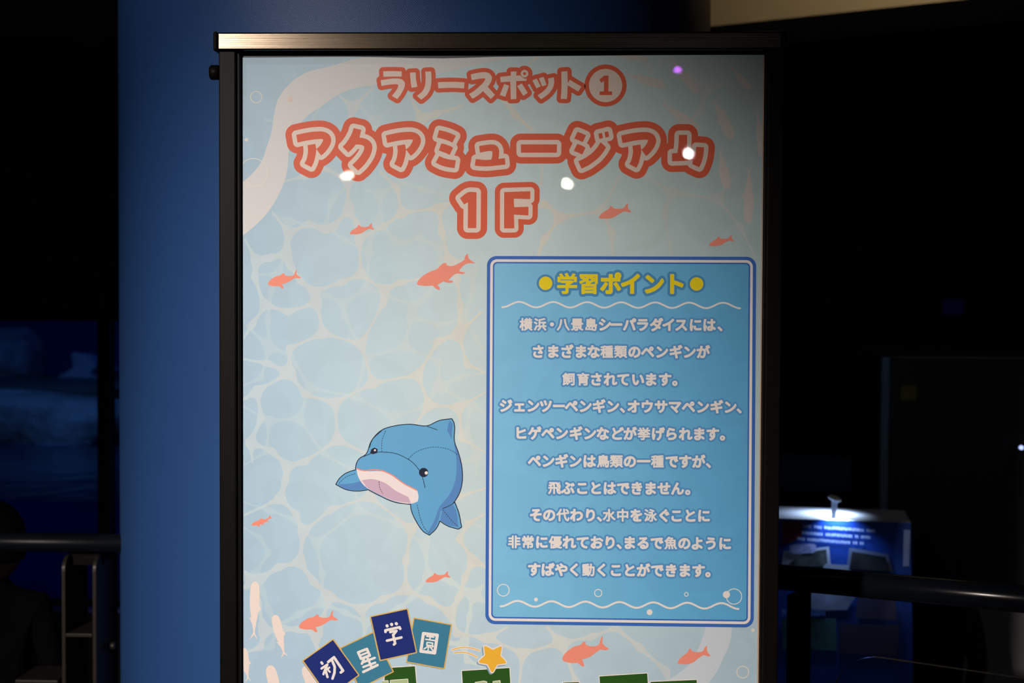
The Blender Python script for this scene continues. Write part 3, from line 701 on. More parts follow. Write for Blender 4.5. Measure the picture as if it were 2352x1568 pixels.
# ------------------------------------------------------------------ printed cards, star and boards at the bottom
M_nc = ink('printed_navy', (0.012, 0.028, 0.20)); M_tc = ink('printed_teal', (0.045, 0.22, 0.36)); M_gold = ink('printed_gold', (0.72, 0.46, 0.10))
M_green = ink('printed_green', (0.022, 0.095, 0.012)); M_star = ink('printed_star_yellow', (0.86, 0.48, 0.045)); M_lg = ink('printed_light_green', (0.42, 0.56, 0.30))
M_shad = ink('printed_drop_shadow', (0.27, 0.38, 0.50))
def card(pts, m, strokes, lv):
    a = np.array(pts, float); lo, hi = a.min(0) - 3, a.max(0) + 3
    f = Field(lo[0], lo[1], hi[0], min(hi[1], 1612), 0.9); f.poly(a, sm=False, m=8)
    ls = [(*f.contour(1.6), M_gold, lv), (*f.contour(-1.0), m, lv + 0.6)]
    g = Field(lo[0], lo[1], hi[0], min(hi[1], 1612), 0.7)
    for r, p in strokes: g.line([(500 + x / 3.564, 1340 + y / 3.564) for x, y in p], r, sm=False)
    ls.append((*g.contour(0), M_white, lv + 1.2)); printed('name_card_print', ls, poster)
    f2 = Field(lo[0] - 4, lo[1], hi[0], min(hi[1], 1608) + 6, 1.0); f2.poly(a + (-2.5, 3), sm=False, m=8, grow=-0.5)
    printed('card_shadow_print', [(*f2.contour(0), M_shad, lv - 0.6)], poster)
card([(782,1488),(857,1452),(903,1542),(826,1580)], M_tc, [(3.0, [(1150,562),(1222,534),(1245,588),(1173,614),(1150,562)]), (2.2, [(1165,588),(1232,561)]), (2.8, [(1196,618),(1180,655)]),
  (2.8, [(1192,642),(1285,607)]), (2.8, [(1228,610),(1262,690)]), (2.6, [(1192,682),(1290,646)]), (3.0, [(1192,722),(1308,666)])], 6.5)
card([(951,1419),(1036.5,1434.5),(1020,1535),(934,1519.5)], M_tc, [(3.5, [(1684,407),(1798,421),(1776,567),(1663,553),(1684,407)]), (1.7, [(1712,430),(1768,438)]), (1.7, [(1741,422),(1737,455)]), (1.7, [(1703,455),(1774,465)]),
  (1.6, [(1714,480),(1760,486),(1757,507),(1711,502),(1714,480)]), (1.6, [(1728,507),(1690,534)]), (1.6, [(1726,516),(1722,545)]), (1.6, [(1738,516),(1762,547)]), (1.5, [(1765,512),(1748,524)])], 6.5)
card([(696,1517),(765,1468),(824,1550),(755,1600)], M_nc, [(3.0, [(850,645),(856,654)]), (2.7, [(850,694),(898,662),(872,722),(866,740)]), (2.7, [(882,704),(899,764)]), (2.2, [(898,700),(914,686)]), (2.2, [(905,708),(918,722)]),
  (3.1, [(905,640),(952,602),(1026,712),(1008,726)]), (3.0, [(934,622),(958,680),(956,728),(940,776)])], 9)
card([(851,1416),(935.5,1397.8),(956.5,1498),(873.5,1516)], M_nc, [(3.4, [(1386,344),(1388,347)]), (3.4, [(1423,332),(1425,335)]), (3.4, [(1461,326),(1464,329)]), (3.0, [(1374,394),(1373,382),(1488,356),(1494,369)]),
  (2.8, [(1412,396),(1464,386),(1437,420)]), (3.0, [(1436,418),(1453,488),(1443,497)]), (2.9, [(1386,466),(1504,440)])], 9)
def board(pts, bits, lv=4.6):
    a = np.array(pts, float); lo, hi = a.min(0) - 3, a.max(0) + 3
    f = Field(lo[0], lo[1], hi[0], hi[1], 1.0); f.poly(a, sm=False, m=8)
    ls = [(*f.contour(2.0), M_white, lv), (*f.contour(0), M_green, lv + 0.5)]
    if bits:
        g = Field(lo[0], lo[1], hi[0], hi[1], 0.8)
        for b in bits: g.poly(b, sm=False)
        ls += [(*g.contour(1.4), M_white, lv + 0.9), (*g.contour(0), M_lg, lv + 1.3)]
    printed('green_board_print', ls, poster)
board([(885,1534),(953,1529.5),(959,1600),(880,1604)], [[(869,1564),(891,1563),(891,1578),(869,1578)], [(897,1562.5),(936,1559.5),(938,1576),(897,1578)]], 4.6)
board([(1061,1540.5),(1170,1533.5),(1174,1600),(1065,1604)], [[(1092,1567),(1112,1564),(1118,1566),(1112,1582),(1094,1582)], [(1133,1565),(1148,1563),(1150,1580),(1133,1580)]])
board([(1377,1553),(1486.5,1546),(1490,1600),(1380,1604)], None)
board([(1494,1565.5),(1600,1561),(1604,1604),(1497,1606)], None, 4.2)
board([(1293,1567),(1330,1566),(1332,1604),(1295,1604)], None, 4.2)
sc = (1131.5, 1510.5); stp = []
for k in range(10):
    r = 30.0 if k % 2 == 0 else 15.5; q = PI/2 + 0.03 + k * PI / 5; stp.append((sc[0] + r*math.cos(q), sc[1] + r*math.sin(q)))
f = Field(1090, 1470, 1176, 1552, 0.8); f.poly(stp, sm=False)
f2 = Field(1085, 1470, 1176, 1560, 0.9); f2.poly([(x - 3, y + 3) for x, y in stp], sm=False)
printed('star_print', [(*f2.contour(5.0), M_shad, 8.4), (*f.contour(5.2), M_white, 9), (*f.contour(2.8), M_star, 9.6)], poster)
f = Field(1030, 1480, 1106, 1514, 0.7); f.line([(1038,1492),(1061,1486.5),(1082,1488),(1102,1493.5)], 1.1); f.line([(1043,1499),(1064,1497.5),(1082,1502),(1096,1509)], 1.1)
printed('shooting_trail_print', [(*f.contour(1.4), M_white, 5), (*f.contour(0), M_star, 6)], poster)

# ------------------------------------------------------------------ lamps across the hall, mirrored in the glossy sheet
def mirror_lamp(px, py, y, r, col, strength, name, label, cat='lamp', group=None):
    d = ray(np.array([px]), np.array([py]))[0]; hit = P1(px, py); t = (y - 0) / -d[1]
    c = (hit.x + d[0]*t, y, hit.z + d[2]*t)
    e = empty(name, c, label, cat, group)
    m = mat('lamp_glow', (0.8, 0.8, 0.8), emit=col, estr=strength)
    vs = []; fs = []; n = 24                                               # shallow lens dome
    for i, (rr, dy) in enumerate(((1, 0), (0.8, 0.25), (0.45, 0.42), (0.0001, 0.48))):
        for k in range(n): q = 2*PI*k/n; vs.append((c[0] + r*rr*math.cos(q), y + r*dy*0.6, c[2] + r*rr*math.sin(q)*0.8))
    for i in range(3):
        for k in range(n): fs.append((i*n + k, i*n + (k+1) % n, (i+1)*n + (k+1) % n, (i+1)*n + k))
    mesh('lens', vs, fs, m, e, smooth=True)
    tube('housing', (c[0], y - 0.16, c[2]), (c[0], y - 0.002, c[2]), r*0.9, M_black, e, r2=r*1.15, n=24)
    tube('stem', (c[0], y - 0.10, c[2]), (c[0], y - 0.10, 4.2), 0.012, M_black, e, n=12)
WARM = (1.0, 0.9, 0.72)
mirror_lamp(800, 401, -12.5, 0.045, WARM, 150, 'spot_lamp', 'warm spot lamp mirrored at the left of the poster below the second title character')
mirror_lamp(1308, 421, -12.5, 0.055, (0.95, 1.0, 0.75), 150, 'spot_lamp', 'yellowish spot lamp mirrored in the poster right of the floor number')
mirror_lamp(1584, 352, -12.5, 0.050, (1.0, 0.93, 0.97), 150, 'spot_lamp', 'white spot lamp mirrored in the last title character')
mirror_lamp(1552, 158, -11.0, 0.034, (0.55, 0.12, 1.0), 60, 'effect_lamp', 'small purple lamp mirrored near the top right of the poster')

# ------------------------------------------------------------------ upper right bulkhead, upper left beam
M_cream = mat('cream_painted_bulkhead', (0.42, 0.33, 0.20), 0.55, noise=(5, 0.08))
a = P1(1600, 64, 3.35); b = Vector(PP(np.array([2250.0]), np.array([-5.0]), (0, 0, a.z), np.array((0, 0, 1.0)))[0])
dv = (b - a); e_ = a + dv * 2.2; z0 = a.z
nrm = Vector((-dv.y, dv.x, 0)).normalized() * 0.5
v4 = [(a.x, a.y, z0), (e_.x, e_.y, z0), (e_.x + nrm.x, e_.y + nrm.y, z0), (a.x + nrm.x, a.y + nrm.y, z0)]
bk = struct(hexa('trim_1', v4, [(x, y, 4.2) for x, y, z in v4], M_cream))
mid = a.lerp(b, 0.55)
light('bulkhead_spot', 'SPOT', (mid.x + 0.25, mid.y - 0.9, z0 + 0.75), (mid.x + 0.05, mid.y, z0 + 0.15), 30, (1.0, 0.84, 0.60), spot_size=math.radians(66), spot_blend=0.9, shadow_soft_size=0.03)
M_grey = mat('dark_grey_beam', (0.05, 0.048, 0.045), 0.8, noise=(5, 0.1))
q0 = P1(-500, 86, 2.4); q1 = P1(330, 82, 2.4)
struct(box('trim_2', (q0.x, 2.4, q0.z), (q1.x + 0.2, 2.8, 4.2), M_grey))

# ------------------------------------------------------------------ penguin tank behind the left railing
YG = 2.92
gl = bpy.data.materials.new('clear_glass'); gl.use_nodes = True; nt = gl.node_tree
for n_ in list(nt.nodes): nt.nodes.remove(n_)
out = nt.nodes.new('ShaderNodeOutputMaterial'); tr = nt.nodes.new('ShaderNodeBsdfTransparent'); gs = nt.nodes.new('ShaderNodeBsdfGlossy'); mx = nt.nodes.new('ShaderNodeMixShader')
fr = nt.nodes.new('ShaderNodeFresnel'); fr.inputs['IOR'].default_value = 1.45; gs.inputs['Roughness'].default_value = 0.02
tr.inputs[0].default_value = (0.93, 0.96, 0.96, 1); nt.links.new(fr.outputs[0], mx.inputs[0]); nt.links.new(tr.outputs[0], mx.inputs[1]); nt.links.new(gs.outputs[0], mx.inputs[2]); nt.links.new(mx.outputs[0], out.inputs[0])
zt = P1(150, 736, YG).z; zs = P1(150, 1386, YG).z; xL = P1(-700, 900, YG).x; xm0 = P1(232, 900, YG).x; xm1 = P1(252, 900, YG).x; xR = xm1 + 1.4
struct(box('wall_tank', (-9, YG - 0.04, zt), (xR + 0.4, YG + 0.10, 4.2), M_dark))
struct(box('trim_3', (-9, YG - 0.04, 0), (xR, YG + 0.10, zs), M_dark))
struct(box('trim_4', (xm0, YG - 0.04, zs), (xm1, YG + 0.06, zt), M_dark))
struct(box('trim_5', (xL - 3.0, YG - 0.04, zs), (xL, YG + 0.10, zt), M_dark))
struct(box('trim_6', (xR, YG - 0.04, zs), (xR + 0.4, YG + 0.10, zt), M_dark))
for i, (a_, b_x) in enumerate(((xL, xm0), (xm1, xR))):
    wd = empty('window_%d' % (i + 1), (a_, YG, zs), None, None, kind='structure')
    box('pane', (a_ + 0.001, YG, zs + 0.001), (b_x - 0.001, YG + 0.012, zt - 0.001), gl, wd)
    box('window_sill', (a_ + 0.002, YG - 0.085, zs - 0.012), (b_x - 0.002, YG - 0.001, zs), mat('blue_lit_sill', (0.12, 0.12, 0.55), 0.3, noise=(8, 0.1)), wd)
# tank interior
M_tank = mat('blue_tank_liner', (0.010, 0.03, 0.17), 0.7, noise=(2, 0.3))
M_rock = mat('wet_grey_rock', (0.30, 0.34, 0.36), 0.6, noise=(6, 0.55), bump=(14, 0.6, 0.03))
M_ice = mat('pale_ice_rock', (0.42, 0.50, 0.62), 0.5, noise=(5, 0.3), bump=(10, 0.5, 0.03))
M_wat = mat('dark_tank_water', (0.010, 0.035, 0.10), 0.16, 0.0, 0.6, noise=(2.5, 0.4), bump=(7, 0.35, 0.02))
zw = P1(120, 1150, YG + 0.03).z
struct(box('wall_light_block', (0.28, YG + 0.11, zw), (0.34, 7.39, 4.0), M_dark))  # unseen wall added to keep the tank lights from leaking right
struct(box('wall_tank_back', (-6, 7.4, 0), (2.5, 7.5, 4.0), M_tank))
struct(box('wall_tank_basin', (-6, 4.6, 0), (2.5, 4.7, zw - 0.02), M_tank))
wt = mesh('water', [(-6, YG + 0.03, zw), (2.5, YG + 0.03, zw), (2.5, 4.75, zw), (-6, 4.75, zw)], [(0, 1, 2, 3)], M_wat, label='dark blue water surface of the penguin tank behind the glass', cat='water', kind='stuff')
def rock(name, cx, cy, cz, rx, ry, rz, m, seed, label, amp=0.25, flat=0.0):
    import mathutils.noise as N
    vs = []; fs = []; nu, nv = 44, 26; rnd = random.Random(seed); off = Vector((rnd.random()*20, rnd.random()*20, rnd.random()*20))
    for j in range(nv + 1):
        th = PI * j / nv
        for i in range(nu):
            ph = 2 * PI * i / nu; d = Vector((math.sin(th)*math.cos(ph), math.sin(th)*math.sin(ph), math.cos(th)))
            k = 1 + amp * N.noise(d*1.6 + off) * 1.6 + amp*0.5*N.noise(d*4.5 + off)
            c = Vector([math.copysign(abs(t)**(1 - flat), t) for t in d])
            vs.append((cx + rx*c.x*k, cy + ry*c.y*k, cz + rz*c.z*k))
    for j in range(nv):
        for i in range(nu):
            i2 = (i+1) % nu; fs.append((j*nu + i, (j+1)*nu + i, (j+1)*nu + i2, j*nu + i2))
    return mesh(name, vs, fs, m, smooth=True, label=label, cat='rock')
def rk(name, x0, x1, ytop, ybot, Y, m, seed, label, **k):
    a = P1(x0, ytop, Y); b = P1(x1, ybot, Y)
    return rock(name, (a.x + b.x)/2, Y + 0.15, (a.z + b.z)/2, (b.x - a.x)/2, 0.35, (a.z - b.z)/2, m, seed, label, **k)
rk('rock_ledge', -330, 262, 898, 1075, 4.98, M_rock, 3, 'long low grey rock ledge along the far edge of the tank water', amp=0.10, flat=0.35)
rk('rock_shelf', -200, 300, 872, 930, 6.05, mat('dark_rock', (0.10, 0.12, 0.13), 0.7, noise=(5, 0.3)), 5, 'dark flat rock shelf above the rock ledge in the tank', amp=0.08, flat=0.4)
rk('boulder', -110, 72, 752, 900, 6.95, M_rock, 8, 'large rounded boulder at the far left of the tank', amp=0.14, flat=0.2)
bk_z = P1(150, 878, 6.6).z
struct(box('trim_7', (-6, 6.45, 0), (2.5, 7.4, bk_z), mat('dark_bank', (0.05, 0.06, 0.07), 0.7, noise=(4, 0.3))))
# jagged ice-like peak
pk = [(118,876),(128,868),(150,856),(168,843),(166,826),(163,812),(172,808),(185,813),(195,810),(204,816),(214,828),(222,842),(212,848),(206,860),(232,870),(240,880)]
fr_ = [P1(x, y, 6.75) for x, y in pk]; n = len(fr_)
vs = [tuple(p) for p in fr_] + [(p.x, p.y + 0.45, p.z - 0.05) for p in fr_]
fs = [tuple(range(n)), tuple(reversed(range(n, 2*n)))] + [(i, n + i, n + (i+1) % n, (i+1) % n) for i in range(n)]
mesh('ice_peak', vs, fs, M_ice, label='pale jagged ice-shaped peak in the tank beside the black mullion', cat='rock')
light('tank_blue_key', 'AREA', (-1.9, 4.0, 2.7), (-2.2, 5.6, 1.0), 11.0, (0.09, 0.30, 1.0), shape='RECTANGLE', size=2.5, size_y=0.8)
light('tank_blue_back', 'AREA', (-1.7, 6.3, 2.6), (-1.9, 7.4, 1.5), 1.6, (0.05, 0.10, 1.0), shape='RECTANGLE', size=1.0, size_y=0.6)
light('tank_underwater', 'AREA', (-2.2, 3.3, zw - 0.10), (-2.2, 4.6, 0.35), 2.2, (0.015, 0.10, 1.0), shape='RECTANGLE', size=3.5, size_y=0.1)
light('sill_glow', 'AREA', (-1.9, YG - 0.07, zs + 0.25), (-1.9, YG - 0.05, zs), 0.05, (0.25, 0.15, 1.0), shape='RECTANGLE', size=2.0, size_y=0.05)

# ------------------------------------------------------------------ left railing
YR = 0.94
ra = P1(-300, 1245, YR); rb = P1(262, 1247, YR)
lr = empty('railing', (ra.x, YR, 0), 'dark round handrail on steel plate posts at the left beside the blue column', 'railing')
tube('handrail', (ra.x, YR, rb.z), (rb.x + 0.03, YR, rb.z), 0.0195, mat('satin_black_rail', (0.004, 0.006, 0.009), 0.35, 0.0, 0.12, noise=(20, 0.2)), lr)
M_plate2 = mat('worn_steel_plate', (0.018, 0.0155, 0.012), 0.38, 0.0, 0.3, noise=(50, 0.25))
def plate(px0, px1, ytop):
    a = P1(px0, ytop, YR - 0.02); b = P1(px1, ytop, YR - 0.02); r = 0.03; n = 8
    pr = [(YR - 0.02, 0.0)]
    for k in range(n + 1): q = PI*k/(2*n); pr.append((YR - 0.02 + r*(1 - math.cos(q)), a.z - r + r*math.sin(q)))
    pr += [(YR + 0.125, a.z), (YR + 0.125, 0.0)]
    m_ = len(pr); vs = [(a.x, y, z) for y, z in pr] + [(b.x, y, z) for y, z in pr]
    fs = [tuple(reversed(range(m_))), tuple(range(m_, 2*m_))] + [(i, (i+1) % m_, m_ + (i+1) % m_, m_ + i) for i in range(m_)]
    return mesh('post_plate', vs, fs, M_plate2, lr), b.x
p1_, xr1 = plate(140.5, 149.5, 1279); p2_, xr2 = plate(211.5, 220.5, 1279)
bevel(p1_, 0.0012, 2); bevel(p2_, 0.0012, 2)
zc = P1(180, 1455, YR - 0.02).z
xa2 = P1(211.5, 1455, YR - 0.02).x
bevel(box('cross_plate', (xr1, YR - 0.02, zc - 0.007), (xa2, YR + 0.10, zc), M_plate2, lr), 0.001, 2)
box('rail_bracket', (xr1 - 0.004, YR + 0.02, rb.z - 0.05), (xr2, YR + 0.034, rb.z - 0.012), M_black, lr)
zlow = P1(90, 1556, YR).z
bevel(box('base_plate', (P1(42, 1556, YR).x, YR - 0.02, zlow - 0.012), (P1(140, 1556, YR).x, YR + 0.10, zlow), M_plate2, lr), 0.002, 2)
kb_ = P1(248, 1490, YR + 0.02); tube('bolt', (kb_.x - 0.004, YR + 0.05, kb_.z), (kb_.x + 0.006, YR + 0.05, kb_.z), 0.008, M_plate2, lr, n=12)

# ------------------------------------------------------------------ right railing
YQ0 = P1(1700, 1317, 0.60); YQ1 = P1(2450, 1384, 0.30)
zr = (YQ0.z + YQ1.z) / 2
def on_rail(px, py_guess):
    """point on the rail's vertical plane seen through a pixel"""
    d = Vector((YQ1.x - YQ0.x, YQ1.y - YQ0.y, 0)); nn = np.array((-d.y, d.x, 0)); return Vector(PP(np.array([px]), np.array([py_guess]), YQ0, nn)[0])
ra_ = on_rail(1760, 1322); rb_ = on_rail(2480, 1387)
rr = empty('railing', (ra_.x, ra_.y, 0), 'glossy black handrail with clear infill panel at the right of the sign', 'railing')
tube('handrail', ra_, rb_, 0.0225, M_rail, rr)
pa, pb = on_rail(1808, 1350), on_rail(1838, 1352)
dr = Vector((YQ1.x - YQ0.x, YQ1.y - YQ0.y, 0)).normalized(); nr = Vector((-dr.y, dr.x, 0))
def slab(name, a, b, z0_, z1_, th, m, par):
    q = [(a.x, a.y), (b.x, b.y), (b.x + nr.x*th, b.y + nr.y*th), (a.x + nr.x*th, a.y + nr.y*th)]
    return hexa(name, [(x, y, z0_) for x, y in q], [(x, y, z1_) for x, y in q], m, par)
slab('post', pa, pb, 0.0, pa.z - 0.012, 0.05, M_rail, rr)
# clear panel with rounded corner
g0 = on_rail(1912, 1568); g1 = on_rail(2480, 1568); gt = on_rail(2010, 1509)
pn = []
zt_ = gt.z; r_ = 0.085
for k in range(13): q = PI*k/24; pn.append((g0 + dr * (r_*(1 - math.cos(q))), zt_ - r_ + r_*math.sin(q)))
pts = [(g0, 0.12)] + pn + [(g1, zt_ ), (g1, 0.12)]
fr1 = [(p.x, p.y, z) for p, z in pts]; bk1 = [(p.x + nr.x*0.01, p.y + nr.y*0.01, z) for p, z in pts]; m_ = len(pts)
mesh('infill_panel', fr1 + bk1, [tuple(range(m_)), tuple(reversed(range(m_, 2*m_)))], gl, rr)
mesh('panel_edge', fr1 + bk1, [(i, m_ + i, m_ + i + 1, i + 1) for i in range(m_ - 2)], mat('polished_acrylic_edge', (0.10, 0.09, 0.08), 0.15, 0.0, 0.8, noise=(80, 0.4)), rr)

# ------------------------------------------------------------------ lit information board on the right
Yb = 1.62
tl_ = P1(1700, 1184, Yb); tr_ = P1(2092, 1205, Yb - 0.06)
zTop = (tl_.z + tr_.z) / 2
tl_.z = tr_.z = zTop
du = (tr_ - tl_).normalized(); nv_ = Vector((-du.y, du.x, 0)).normalized(); 
slant = 0.35
nb = du.cross(Vector((-nv_.x*slant, -nv_.y*slant, -1)).normalized()); nb = -nb if nb.y > 0 else nb
M_bd = mat('printed_deep_blue_board', (0.012, 0.07, 0.42), 0.35, noise=(12, 0.35))
M_bwh = mat('white_laminate_ledge', (0.25, 0.27, 0.32), 0.5, noise=(10, 0.04))
board_o = empty('information_board', (tl_.x, tl_.y, 0), 'low lit blue information board with photos and a tiny lamp, right of the sign', 'sign')
H = 0.40
def bp_(u, v, off=0.0):
    p = tl_ + du * u + Vector((-nv_.x*slant, -nv_.y*slant, -1)).normalized() * v + nb * off
    return p
Wd = (tr_ - tl_).length
th = 0.02
mesh('board_face', [bp_(0,0), bp_(Wd,0), bp_(Wd,H), bp_(0,H), bp_(0,0,-th), bp_(Wd,0,-th), bp_(Wd,H,-th), bp_(0,H,-th)], [(0,3,2,1),(4,5,6,7),(0,1,5,4),(1,2,6,5),(2,3,7,6),(3,0,4,7)], M_bd, board_o)
q = [tl_, tr_, tr_ + nv_*0.21, tl_ + nv_*0.21]
hexa('ledge', [(p.x, p.y, zTop - 0.03) for p in q], [(p.x, p.y, zTop + 0.001) for p in q], M_bwh, board_o)
for uu in (0.05, Wd - 0.09):
    p = tl_ + du*uu + nv_*0.08; box('leg', (p.x, p.y, 0), (p.x + 0.04, p.y + 0.04, zTop - 0.03), M_black, board_o)
def bpx(px, py, off):
    o_ = bp_(0, 0, off); return PP(np.array(px, float), np.array(py, float), o_, np.array(nb))
bf = board_o.children[0]
def bart(name, polys, m, off, label=None):
    V = []; Fc = []
    for p in polys:
        k = len(V); a = bpx([q[0] for q in p], [q[1] for q in p], off); V += a.tolist(); Fc.append(tuple(range(k, k + len(p))))
    return mesh(name, V, Fc, m, bf, label=label)
M_bt = mat('board_white_ink', (0.55, 0.66, 0.85), 0.4, noise=(50, 0.1)); M_pale_b = mat('board_pale_ink', (0.42, 0.48, 0.60), 0.4, noise=(50, 0.1))
rnd = random.Random(11)
def blur_row(x0, y0, x1, y1, h):
    out = []; x = x0
    while x < x1:
        wd = rnd.uniform(2.4, 4.6); y = y0 + (y1 - y0)*(x - x0)/(x1 - x0)
        if rnd.random() < 0.9: 
            j = rnd.uniform(-0.6, 0.6)
            out.append([(x, y - h/2 + j), (x + wd, y - h/2 + j + 0.3), (x + wd*0.9, y + h/2 + j), (x + 0.3, y + h/2 + j)])
        x += wd + rnd.uniform(0.8, 1.9)
    return out
for r_0 in ((1846,1208,2006,1219,6.5), (1842,1223,1998,1234,6.5), (1826,1236,1982,1248,6.5)):
    bart('board_text_line', blur_row(*r_0), M_bt, 0.0012)
bart('board_caption', [[(1814,1253),(1822,1250),(1868,1248),(1874,1252),(1874,1266),(1866,1270),(1822,1272),(1814,1268)]], mat('lilac_label', (0.36, 0.40, 0.70), 0.4, noise=(120, 0.5)), 0.002)
M_ph = mat('photo_tone', (0.13, 0.16, 0.15), 0.4, noise=(26, 0.9)); M_phd = mat('dark_photo_tone', (0.03, 0.032, 0.035), 0.4, noise=(20, 0.9)); M_phg = mat('green_photo_tone', (0.05, 0.16, 0.16), 0.4, noise=(18, 0.8))
bart('photo', [[(1800,1265),(1904,1255),(1909,1302),(1795,1296)]], M_pale_b, 0.0008); bart('photo', [[(1816,1290),(1852,1268),(1898,1261),(1901,1300),(1808,1300)]], M_ph, 0.0016)
bart('photo', [[(1951,1257),(2040,1272),(2050,1312),(1944,1304)]], mat('dim_photo_border', (0.16, 0.20, 0.32), 0.4, noise=(20, 0.1)), 0.0008); bart('photo', [[(1957,1266),(2034,1279),(2044,1312),(1951,1306)]], M_phd, 0.0016)
bart('photo', [[(1896,1294),(1950,1298),(1950,1310),(1890,1304)]], M_pale_b, 0.0022)
bart('crimson_patch', [[(1796,1194),(1842,1197),(1842,1232),(1806,1250),(1796,1250)]], mat('board_crimson_ink', (0.14, 0.012, 0.06), 0.4, noise=(9, 0.6)), 0.0006)
bart('photo', [[(1838,1357),(1940,1365),(1965,1370),(1945,1400),(1880,1402),(1838,1392)]], mat('snow_photo_tone', (0.40, 0.50, 0.75), 0.4, noise=(14, 0.6)), 0.001)
bart('board_caption', [[(1796,1398),(1896,1400),(1896,1414),(1796,1413)]], mat('bright_blue_label', (0.10, 0.20, 0.62), 0.4, noise=(90, 0.6)), 0.0015)
bart('photo', [[(1796,1418),(1920,1420),(1922,1494),(1796,1492)]], M_phg, 0.001)
bart('photo', [[(1926,1430),(2066,1436),(2062,1506),(1926,1500)]], mat('violet_photo_tone', (0.05, 0.05, 0.12), 0.5, noise=(9, 0.3)), 0.001)
bart('photo', [[(1970,1372),(2056,1376),(2060,1424),(1965,1420)]], mat('dusk_photo_tone', (0.06, 0.06, 0.14), 0.5, noise=(9, 0.3)), 0.001)
# side edge strip that catches the light
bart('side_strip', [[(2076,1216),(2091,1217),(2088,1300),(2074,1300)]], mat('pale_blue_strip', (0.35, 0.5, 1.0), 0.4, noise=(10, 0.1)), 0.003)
# tiny lamp on the ledge
lc = PP(np.array([1916.0]), np.array([1192.0]), (0, 0, zTop), np.array((0, 0, 1.0)))[0]; lc = Vector(lc); lc = Vector((lc.x, lc.y + 0.012, zTop))
M_lamp = mat('white_lamp_metal', (0.75, 0.8, 0.9), 0.35, noise=(10, 0.05))
hz = 0.046
tube('lamp_stem', lc, lc + Vector((0.003, 0, hz)), 0.006, M_lamp, board_o, n=16, r2=0.008)
tube('lamp_head', lc + Vector((0.001, 0, hz)), lc + Vector((0.0035, -0.001, hz + 0.008)), 0.0175, M_lamp, board_o, n=28)
light('board_lamp', 'SPOT', (lc.x + 0.004, lc.y - 0.030, zTop + 0.042), (lc.x, lc.y - 0.10, zTop - 0.12), 6.5, (0.42, 0.60, 1.0), spot_size=math.radians(112), spot_blend=1.0, shadow_soft_size=0.006)
light('ledge_glow', 'SPOT', (lc.x + 0.016, lc.y + 0.075, zTop + 0.055), (lc.x + 0.004, lc.y + 0.07, zTop), 4.0, (0.60, 0.75, 1.0), spot_size=math.radians(150), spot_blend=0.7, shadow_soft_size=0.006)

# low bench with a blue edge strip beneath the board
M_low = mat('dark_blue_kickboard', (0.02, 0.03, 0.10), 0.5, noise=(6, 0.3))
kp = P1(1700, 1502, 2.0); kq = P1(2010, 1500, 2.0)
kb2 = empty('bench', (kp.x, 2.0, 0), 'low dark bench with a blue edge strip under the information board', 'bench')
box('seat', (kp.x, 1.95, kp.z - 0.10), (kq.x, 2.25, kp.z - 0.03), mat('grey_bench_top', (0.05, 0.05, 0.055), 0.5, noise=(6, 0.2)), kb2)
box('leg', (kp.x + 0.05, 2.0, 0), (kp.x + 0.10, 2.2, kp.z - 0.10), M_low, kb2); box('leg', (kq.x - 0.10, 2.0, 0), (kq.x - 0.05, 2.2, kp.z - 0.10), M_low, kb2)
box('edge_strip', (kp.x, 1.94, kp.z - 0.062), (P1(1916, 1530, 1.95).x, 1.949, kp.z - 0.04), mat('blue_edge_strip', (0.02, 0.03, 0.4), 0.4, noise=(8, 0.1)), kb2)

# ------------------------------------------------------------------ dark cabinet and grey low wall on the right
Yk = 2.3
c0 = P1(2047, 818, Yk); c1_ = P1(2700, 818, Yk); cb = P1(2047, 1375, Yk)
kab = empty('display_cabinet', (c0.x, Yk, 0), 'tall black display cabinet with a yellow sticker at the far right', 'cabinet')
bevel(box('body', (c0.x, Yk, cb.z), (c1_.x, Yk + 0.6, c0.z), mat('black_cabinet_paint', (0.003, 0.003, 0.0035), 0.5, noise=(5, 0.2)), kab), 0.004)
box('blue_lit_side', (P1(2027, 900, Yk).x, Yk + 0.01, P1(2027, 1250, Yk).z), (c0.x, Yk + 0.05, c0.z - 0.003), mat('side_light_tint', (0.10, 0.17, 0.26), 0.4, noise=(5, 0.1)), kab)  # blue light caught by the cabinet's side face, put into the colour
y0_ = P1(2070, 886, Yk - 0.002); y1_ = P1(2104, 919, Yk - 0.002)
st = box('sticker', (y0_.x, Yk - 0.002, y1_.z), (y1_.x, Yk, y0_.z), mat('yellow_sticker', (0.13, 0.12, 0.015), 0.5, noise=(40, 0.3)), kab, label='yellow square sticker')
bevel(box('base', (P1(2205, 1400, Yk).x, Yk - 0.02, 0), (c1_.x, Yk + 0.55, cb.z), mat('grey_plinth', (0.11, 0.11, 0.12), 0.7, noise=(3, 0.1)), kab), 0.004)
light('cabinet_blue', 'SPOT', (c0.x - 0.9, Yk - 0.9, 2.2), (c0.x - 0.02, Yk + 0.02, 1.35), 0.9, (0.35, 0.6, 1.0), spot_size=math.radians(26), spot_blend=1.0, shadow_soft_size=0.03)
bs_ = P1(2190, 705, 7.0); box('wall_sign', (bs_.x - 0.06, 7.0, bs_.z - 0.045), (bs_.x + 0.06, 7.02, bs_.z + 0.045), mat('faint_blue_panel', (0.01, 0.01, 0.08), 0.5, emit=(0.1, 0.08, 1.0), estr=0.006), label='small faint blue lit panel high on the far wall above the cabinet', cat='sign')
def led(px, py, Y, r, col, s_, label):
    c = P1(px, py, Y); m = mat('led_glow', (0.5, 0.6, 1.0), emit=col, estr=s_); e = empty('led_lamp', tuple(c), label, 'lamp')
    tube('lens', (c.x, Y, c.z), (c.x, Y + 0.01, c.z), r, m, e, n=20); tube('housing', (c.x, Y + 0.01, c.z), (c.x, Y + 0.05, c.z), r*0.8, M_black, e, n=20)
    return c
